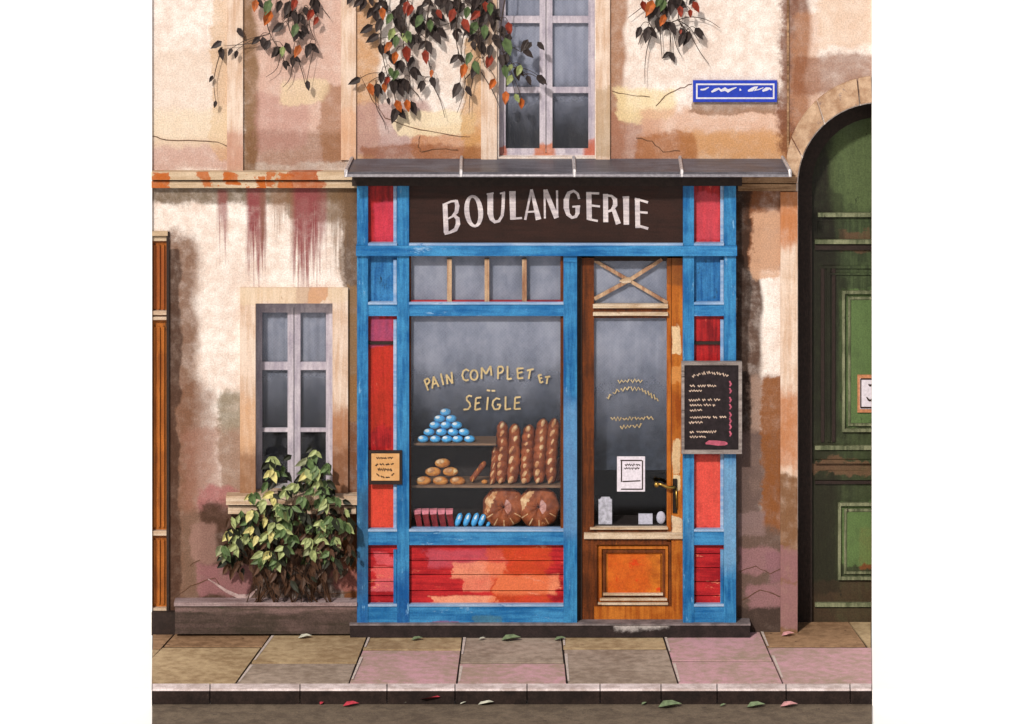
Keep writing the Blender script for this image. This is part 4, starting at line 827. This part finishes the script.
for k in range(5):
    px = (458.5, 467, 475, 482, 488.5)[k]; bm = new(); h = (7, 7, 7, 6.5, 3)[k]
    p0, p1 = P(px - 2.4, 527 - .5, .0), P(px + 2.6, 527 - 2 * h, .04)
    if k == 4: p0, p1 = P(487, 527, 0), P(489.5, 522, .02)
    tube(bm, [p0.lerp(p1, q / 8) for q in range(9)], lambda t_: .021 * (1 if k < 4 else .6) * max(1 - abs(2 * t_ - 1) ** 4, .05) ** .5, 10)
    if k < 4: ellipsoid(bm, p0.lerp(p1, .62) + Vector((-.003, -.016, 0)), (.009, .008, .03), 1, Matrix.Rotation(.4, 3, 'Y'))
    lab = ['leftmost slanting blue wrapped bar, beside the red cakes', 'second slanting blue wrapped bar from the red cakes', 'third slanting blue wrapped bar from the red cakes', 'fourth slanting blue wrapped bar, next to the small end', 'tiny blue wrapped bar at the foot of the left round loaf'][k]
    tag(obj('wrapped_bar', bm, [SWEET, SWEET_GLINT], smooth=True, loc=p0), lab, 'sweet bar', 'blue wrapped bars on the window floor')

# ------------------------------------------------------------------ bush under the left window
def droop(bm, px, py, y, ln, ang, mi, w=.62, tilt=0.0):
    """leaf whose base is at pixel (px,py), tip hanging at angle ang (0 = straight down)"""
    b = P(px, py, y); L = ln / S
    tip = b + Vector((math.sin(ang) * L, -tilt * L, -math.cos(ang) * L))
    leaf(bm, b, tip, L * w, mi, random.uniform(.15, .5), random.uniform(0, .2))
BU = thing('ivy_bush', 'yellow green leafy bush growing below the lavender framed window', 'bush', (X(290), -.12, .19))
bm = new()
roots = [Vector((X(x), -.12, Z(606, -.12))) for x in (258, 276, 294, 312, 332)]
CL = [(290, 75, 2), (290, 125, 3), (325, 140, 2), (490, 45, 2), (460, 80, 4), (545, 100, 1), (455, 130, 3), (480, 150, 2), (515, 180, 2), (550, 180, 1), (370, 215, 2), (410, 195, 2), (200, 240, 3), (300, 240, 3), (255, 265, 2), (540, 270, 2), (595, 260, 1), (200, 325, 3), (265, 345, 3), (340, 325, 2), (380, 300, 1), (170, 380, 1), (205, 390, 3), (215, 430, 3), (470, 375, 1), (510, 370, 2), (575, 350, 1), (600, 360, 1), (635, 375, 1), (550, 400, 1), (130, 440, 2), (95, 410, 3), (60, 490, 4), (120, 470, 2), (260, 430, 2), (290, 420, 3), (350, 410, 1), (395, 440, 1), (465, 450, 2), (520, 440, 2), (590, 450, 1), (255, 520, 2), (285, 505, 3), (240, 545, 1), (350, 480, 2), (475, 495, 4), (505, 495, 2), (560, 515, 1), (310, 540, 1), (75, 510, 4), (430, 260, 1), (320, 290, 2), (440, 330, 1), (300, 380, 2), (180, 440, 2), (500, 110, 1), (480, 210, 1), (530, 215, 1), (380, 370, 1)]
tw = new()
for (zx, zy, mi) in CL:
    px, py = 210 + zx / 4.67, 445 + zy / 4.67; y = random.uniform(-.34, -.2)
    e = P(px, py, y + .02); r = random.choice(roots)
    mid = r.lerp(e, .55) + Vector((random.uniform(-.05, .05), random.uniform(-.05, .02), .06))
    if random.random() < .6: tube(tw, spline([r, mid, e], 5), lambda t_: .0034 * (1 - .7 * t_), 5)
    for k in range(random.choice((3, 4, 4))):
        droop(bm, px + random.uniform(-2, 2), py - 3 + random.uniform(-2, 2), y + random.uniform(-.03, .03), random.uniform(9, 14), (k - 1.5) * .62 + random.uniform(-.25, .25), mi if k < 2 else random.choice((1, 1, 2, mi, 0)), random.uniform(.48, .66), random.uniform(0, .5))
for k in range(150):
    zx, zy = random.choice(CL)[:2]; px, py = 210 + zx / 4.67 + random.gauss(0, 7), 445 + zy / 4.67 + random.gauss(0, 7)
    px = min(max(px, 217), 353); py = min(py, 560)
    droop(bm, px, py, random.uniform(-.18, -.06), random.uniform(8, 13), random.uniform(-1.2, 1.2), random.choice((0, 0, 0, 1)), .6, random.uniform(0, .5))
for k in range(300):                               # dark and brown leaves filling the low part of the bush
    px = random.uniform(228, 353); t_ = abs(px - 292) / 64; py = random.uniform(505, 586 - 22 * t_ * t_)
    droop(bm, px, py, random.uniform(-.27, -.08), random.uniform(9, 15), random.uniform(-.8, .8), random.choice((0, 0, 5, 5, 1, 2) if py < 530 else (0, 5, 5, 5)), .45, random.uniform(0, .4))
obj('leaves', bm, IVY, BU)
for k in range(8):
    px = random.uniform(222, 352); y = random.uniform(-.2, -.07); py = random.uniform(490, 540)
    e = P(px + random.uniform(-6, 6), py, y); r = random.choice(roots) + Vector((random.uniform(-.1, .1), 0, 0))
    tube(tw, spline([r, r.lerp(e, .5) + Vector((random.uniform(-.04, .04), -.03, .03)), e], 4), lambda t_: .0045 * (1 - .7 * t_), 5)
obj('stems', tw, IVY[5], BU, smooth=True)

# ------------------------------------------------------------------ hanging creepers above
def vine(lab, x_root, groups, tendrils, extra_dark, box_):
    V_ = thing('hanging_creeper', lab, 'creeper', P(x_root, -120, -.02), 'creepers hanging above the bakery')
    bm, st = new(), new(); pts3 = []
    roots_ = [P(x_root + dx, -130, -.02) for dx in (-18, 0, 18)]
    main = []
    for dx in (-.28, 0, .28):
        x0 = x_root + dx * (box_[1] - box_[0]); line = spline([P(x_root + dx * 60, -130, -.01), P(x0, -60, -.05), P(x0 + 4, -15, -.07), P(x0 - 2, box_[3] * .35, -.07), P(x0 + 5, box_[3] * .7, -.05)], 6)
        tube(st, line, lambda t_: .009 * (1 - .75 * t_), 6); main += line
    for mi, lst in groups.items():
        for q in lst:
            px, py = q[0], q[1]; y = random.uniform(-.12, -.07) if mi else random.uniform(-.085, -.03); ln = q[2] if len(q) > 2 else (13 if mi else random.uniform(12, 18))
            b = P(px, py - ln * .45, y); near = min(main, key=lambda v: (v - b).length)
            if py > -5 and (near - b).length < .3: tube(st, spline([near, near.lerp(b, .6) + Vector((0, -.01, .02)), b], 4), .0022, 4)
            droop(bm, px, py - ln * .45, y, ln, (q[3] if len(q) > 3 else random.uniform(-.5, .5)), mi, .58 if mi else .54, random.uniform(0, .35))
            if mi == 0 and px > 250 and random.random() < .45: droop(bm, px, py - ln * .45, y + .01, ln * .9, random.choice((-1, 1)) * random.uniform(.5, .9), 0, .5, .1)
    for k in range(extra_dark):
        s = random.choice(groups[0]); droop(bm, s[0] + random.gauss(0, 4), min(s[1], 60) * random.uniform(.0, .9) - 6, random.uniform(-.07, -.03), random.uniform(10, 15), random.uniform(-.8, .8), 0, .55, .2)
    for tpts in tendrils: tube(st, spline([P(x, y, -.05) for x, y in tpts], 5), lambda t_: .0042 * (1 - .6 * t_), 5)
    obj('leaves', bm, LEAF, V_); obj('stems', st, LEAF[5], V_, smooth=True)
vine('creeper spray with orange leaves nearest the left edge of the facade', 290, {3: [(256, 5), (271, 18, 18, -.4), (300, 51, 14)], 1: [(270, 7, 17, -.3), (297, 30, 15)], 2: [(283, 51, 11, -.1)], 4: [(296, 4, 13), (313, 15, 13), (318, 21, 10)],
  0: [(311, 6), (281, 6), (293, 17), (284, 30, 16, -.9), (298, 36), (306, 34), (310, 50, 16), (260, 42, 12, -.8), (270, 45, 11), (277, 51, 11), (284, 65, 10), (293, 61), (307, 85, 11), (222, 47, 13, -1), (232, 52, 9), (237, 54, 9), (213, 79, 8, -.5), (216, 104, 8, -.2), (317, 6), (304, 12), (300, 20), (290, 8)]},
  [[(281, 50), (277, 68), (266, 77)], [(293, 60), (290, 78), (283, 87)], [(299, 62), (303, 75), (305, 84)], [(296, 10), (284, 20), (279, 32)], [(258, 42), (246, 44), (224, 46)], [(222, 47), (214, 78), (216, 104)], [(322, 8), (330, 18)]], 8, (250, 325, 0, 60))
vine('thick creeper spray between the left pale pilasters, with a cluster of orange tips', 405, {4: [(408, 7, 14), (437, 14, 11), (406, 53, 17), (425, 56, 14), (389, 81, 10), (412, 10)], 3: [(382, 13), (391, 47, 13, -.5), (396, 57), (369, 89, 14), (384, 87, 11), (396, 106, 14), (406.5, 105, 13), (432, 73, 8)],
  1: [(392, 19), (422, 21, 15), (430, 25), (407, 36), (397, 41), (390, 72, 11), (398, 75, 12)], 2: [(394, 34, 14, -.4), (402, 38, 11, .5)],
  0: [(366, 5), (374, 14, 16), (373, 32, 16, -1), (379, 41, 16, -1), (384, 50), (382, 25), (400, 11), (411, 23), (422, 11), (429, 32), (434, 38, 15, .5), (427, 47, 15, .3), (413, 63), (401, 66), (411, 74), (382, 77), (361, 84, 14, -1.1), (376, 90, 15), (393, 86), (404, 86), (424, 86), (431, 82), (388, 101, 8), (397, 115), (411, 108), (418, 27), (409, 41), (396, 24), (404, 30), (416, 40), (390, 60), (398, 90), (436, 30)]},
  [[(376, 80), (376, 105), (384, 122), (386, 130)], [(409, 86), (418, 95), (420, 100)], [(430, 80), (440, 100), (445, 118)], [(440, 26), (452, 22), (460, 14)], [(411, 70), (422, 76), (430, 78)]], 26, (360, 440, 0, 110))
vine('creeper spray with red leaves trailing over the upper window frame', 480, {4: [(485, 6, 11), (480, 17, 14, -.8), (463, 25, 15), (454, 15, 15), (491, 61, 15), (508, 28, 14)], 3: [(465, 70, 15), (495, 84, 13), (506, 97, 14), (521.5, 103, 12)],
  1: [(468, 12), (477, 29, 17, -.5), (485, 31, 15), (505, 46, 19, .3), (471, 58, 14), (474, 67, 15), (504.5, 71, 14), (490, 8)], 2: [(512, 68, 9), (512, 80, 12), (521, 70, 12), (515, 98, 10)],
  0: [(445, 3), (456, 3), (473, 7), (476, 13), (491, 18), (493, 25), (494, 41), (491, 50), (479, 48), (477, 70), (457, 32, 8), (467, 34, 8), (458, 60, 13, -.7), (501, 32), (510, 40), (523, 54, 14, .8), (527, 80, 11), (537, 81, 14, .8), (516, 73), (460, 90), (466, 91, 12, .5), (476, 40), (486, 22), (488, 36), (450, 8), (482, 10), (464, 8), (500, 60), (508, 60)]},
  [[(465, 30), (462, 45), (462, 62)], [(470, 74), (465, 80), (463, 95), (457, 113)], [(474, 72), (470, 95), (469, 115)], [(481, 72), (492, 90), (500, 108)], [(521, 75), (530, 74), (538, 78)], [(500, 40), (514, 48), (521, 52)]], 26, (445, 525, 0, 95))
vine('small creeper spray with two red leaves above the blue street plate', 665, {3: [(653, 8, 18, -.4), (665, 20, 13)], 4: [(642, 6, 12), (680, 11, 12), (693, 7, 13, .5), (690, 13, 9), (681, 31.5, 5)], 1: [(661, 2), (665, 5)], 2: [],
  0: [(641, 32, 13, -.4), (648, 34, 17), (654, 14), (658, 24), (670, 28, 15, .4), (672, 6), (683, 40, 14, -.3), (690, 38, 16), (695, 34, 14, .6), (670, 57, 12), (661, 10), (675, 4)]},
  [[(656, 25), (648, 45), (645, 65), (645, 84)], [(660, 28), (661, 45), (662, 58)], [(673, 32), (677, 48), (682, 57)], [(677, 19), (690, 35), (700, 52), (709, 64)], [(672, 22), (690, 17), (707, 20), (720, 28)], [(678, 20), (690, 28), (700, 43)], [(645, 5), (637, 11), (628, 18)], [(670, 33), (671, 45), (671, 52)], [(643, 33), (640, 40), (638, 45)]], 8, (640, 695, 0, 45))

# ------------------------------------------------------------------ fallen leaves
def fallen(px, py, z, mi, ln, lab, edge=0):
    c = G(px, py, z + .004); bm = new(); a = random.uniform(0, 6.28) if not edge else edge
    L = ln / S; d = Vector((math.cos(a), math.sin(a) * .6, 0)) * L
    u = Vector((-d.y, d.x, 0)).normalized()
    b_, t_ = c - d * .5, c + d * .5 + Vector((0, 0, .012)); w = L * .6
    def q(t, s, l): return bm.verts.new(b_.lerp(t_, t) + u * s * w + Vector((0, 0, l * w)))
    b, m1, m2, tp = q(0, 0, 0), q(.3, 0, .02), q(.65, 0, .04), q(1, 0, .1); l1, l2, r1, r2 = q(.25, .5, .28), q(.62, .38, .3), q(.25, -.5, .18), q(.62, -.38, .22)
    for f in ((b, m1, l1), (b, r1, m1), (m1, m2, l2, l1), (m1, r1, r2, m2), (m2, tp, l2), (m2, r2, tp)): bm.faces.new(f)
    tag(obj('fallen_leaf', bm, FL[mi], loc=c), lab, 'leaf', 'fallen leaves along the pavement and road')
FL = [leafmat('fallen_pale', C(206, 206, 190)), leafmat('fallen_green', C(120, 138, 104)), leafmat('fallen_red', C(190, 60, 76)), leafmat('fallen_pink', C(216, 158, 160)), leafmat('fallen_orange', C(220, 110, 34))]
for a in ((305, 638, 0, 0, 14, 'pale fallen leaf at the foot of the plinth under the bush', .1), (417, 640, 0, 1, 12, 'grey green fallen leaf before the step, below the left red panel', .1), (482, 639.5, 0, 0, 7, 'small pale fallen leaf before the step, below the bread window', .1),
          (511, 640, 0, 1, 20, 'long green fallen leaf lying flat before the step', .05), (560, 640, 0, 1, 12, 'green fallen leaf before the step, below the bread window corner', .1), (788, 635.5, 0, 3, 14, 'pink and pale fallen leaf near the foot of the green door', .3),
          (299, 703, zr, 1, 11, 'greenish fallen leaf against the kerb, farthest left', .1), (322, 704, zr, 2, 7, 'small red fallen leaf against the kerb at left', 1), (351, 706, zr, 2, 16, 'round crimson fallen leaf in the gutter at left', .1), (406, 703, zr, 0, 9, 'little pale fallen leaf in the gutter between two red leaves', .8),
          (430, 699.5, zr + .03, 2, 20, 'big red and green fallen leaf in the gutter below the bread window', -.2), (463, 704, zr, 0, 6, 'tiny pale fallen leaf in the gutter just right of the big red leaf', .2), (486, 704.5, zr, 0, 15, 'flat pale fallen leaf in the gutter under the middle of the shop', .05),
          (644, 704.5, zr, 1, 6, 'tiny green fallen leaf in the gutter left of the largest green leaf', .6), (670, 707, zr, 1, 23, 'largest green fallen leaf, on the road below the shop door', .1), (723, 706, zr, 1, 6, 'tiny green fallen leaf in the gutter right of the largest green leaf', .3),
          (756, 707, zr, 1, 18, 'green fallen leaf on the road below the menu board', .1), (789, 706.5, zr, 3, 17, 'long pink fallen leaf on the road at right', .05)): fallen(a[0], a[1], a[2], a[3], a[4], a[5], a[6])
# ------------------------------------------------------------------ light, sky, camera
EL, AZ = math.radians(35), math.radians(22)
w = bpy.data.worlds.new('World'); SC.world = w; w.use_nodes = True; nt = w.node_tree; nt.nodes.clear()
sky = nt.nodes.new('ShaderNodeTexSky'); sky.sky_type = 'NISHITA'; sky.sun_disc = False; sky.sun_elevation = EL; sky.sun_rotation = math.pi + AZ
sky.dust_density = 4; sky.air_density = 1.0; sky.ozone_density = .6
bg = nt.nodes.new('ShaderNodeBackground'); bg.inputs[1].default_value = .062
o = nt.nodes.new('ShaderNodeOutputWorld'); nt.links.new(sky.outputs[0], bg.inputs[0]); nt.links.new(bg.outputs[0], o.inputs[0])
sun = bpy.data.lights.new('sun', 'SUN'); sun.energy = 3.2; sun.angle = math.radians(3); sun.color = (1, .93, .85)
so = bpy.data.objects.new('sun', sun); COL.objects.link(so)
so.rotation_euler = Vector((math.sin(AZ) * math.cos(EL), math.cos(AZ) * math.cos(EL), -math.sin(EL))).to_track_quat('-Z', 'Y').to_euler()
cam = bpy.data.cameras.new('camera'); co = bpy.data.objects.new('camera', cam); COL.objects.link(co); SC.camera = co
co.location = (0, -D, H); co.rotation_euler = (math.pi / 2, 0, 0)
cam.sensor_width = 36; Wm = 1024 / S; cam.lens = 36 * D / Wm
cam.shift_y = ((632 - 362) / S - H) / Wm; cam.clip_start = .1; cam.clip_end = 2000
vs_ = SC.view_settings; vs_.view_transform = 'Standard'; vs_.look = 'None'; vs_.gamma = 1; vs_.exposure = 0.06; vs_.use_curve_mapping = False
SC.cycles.use_denoising = True
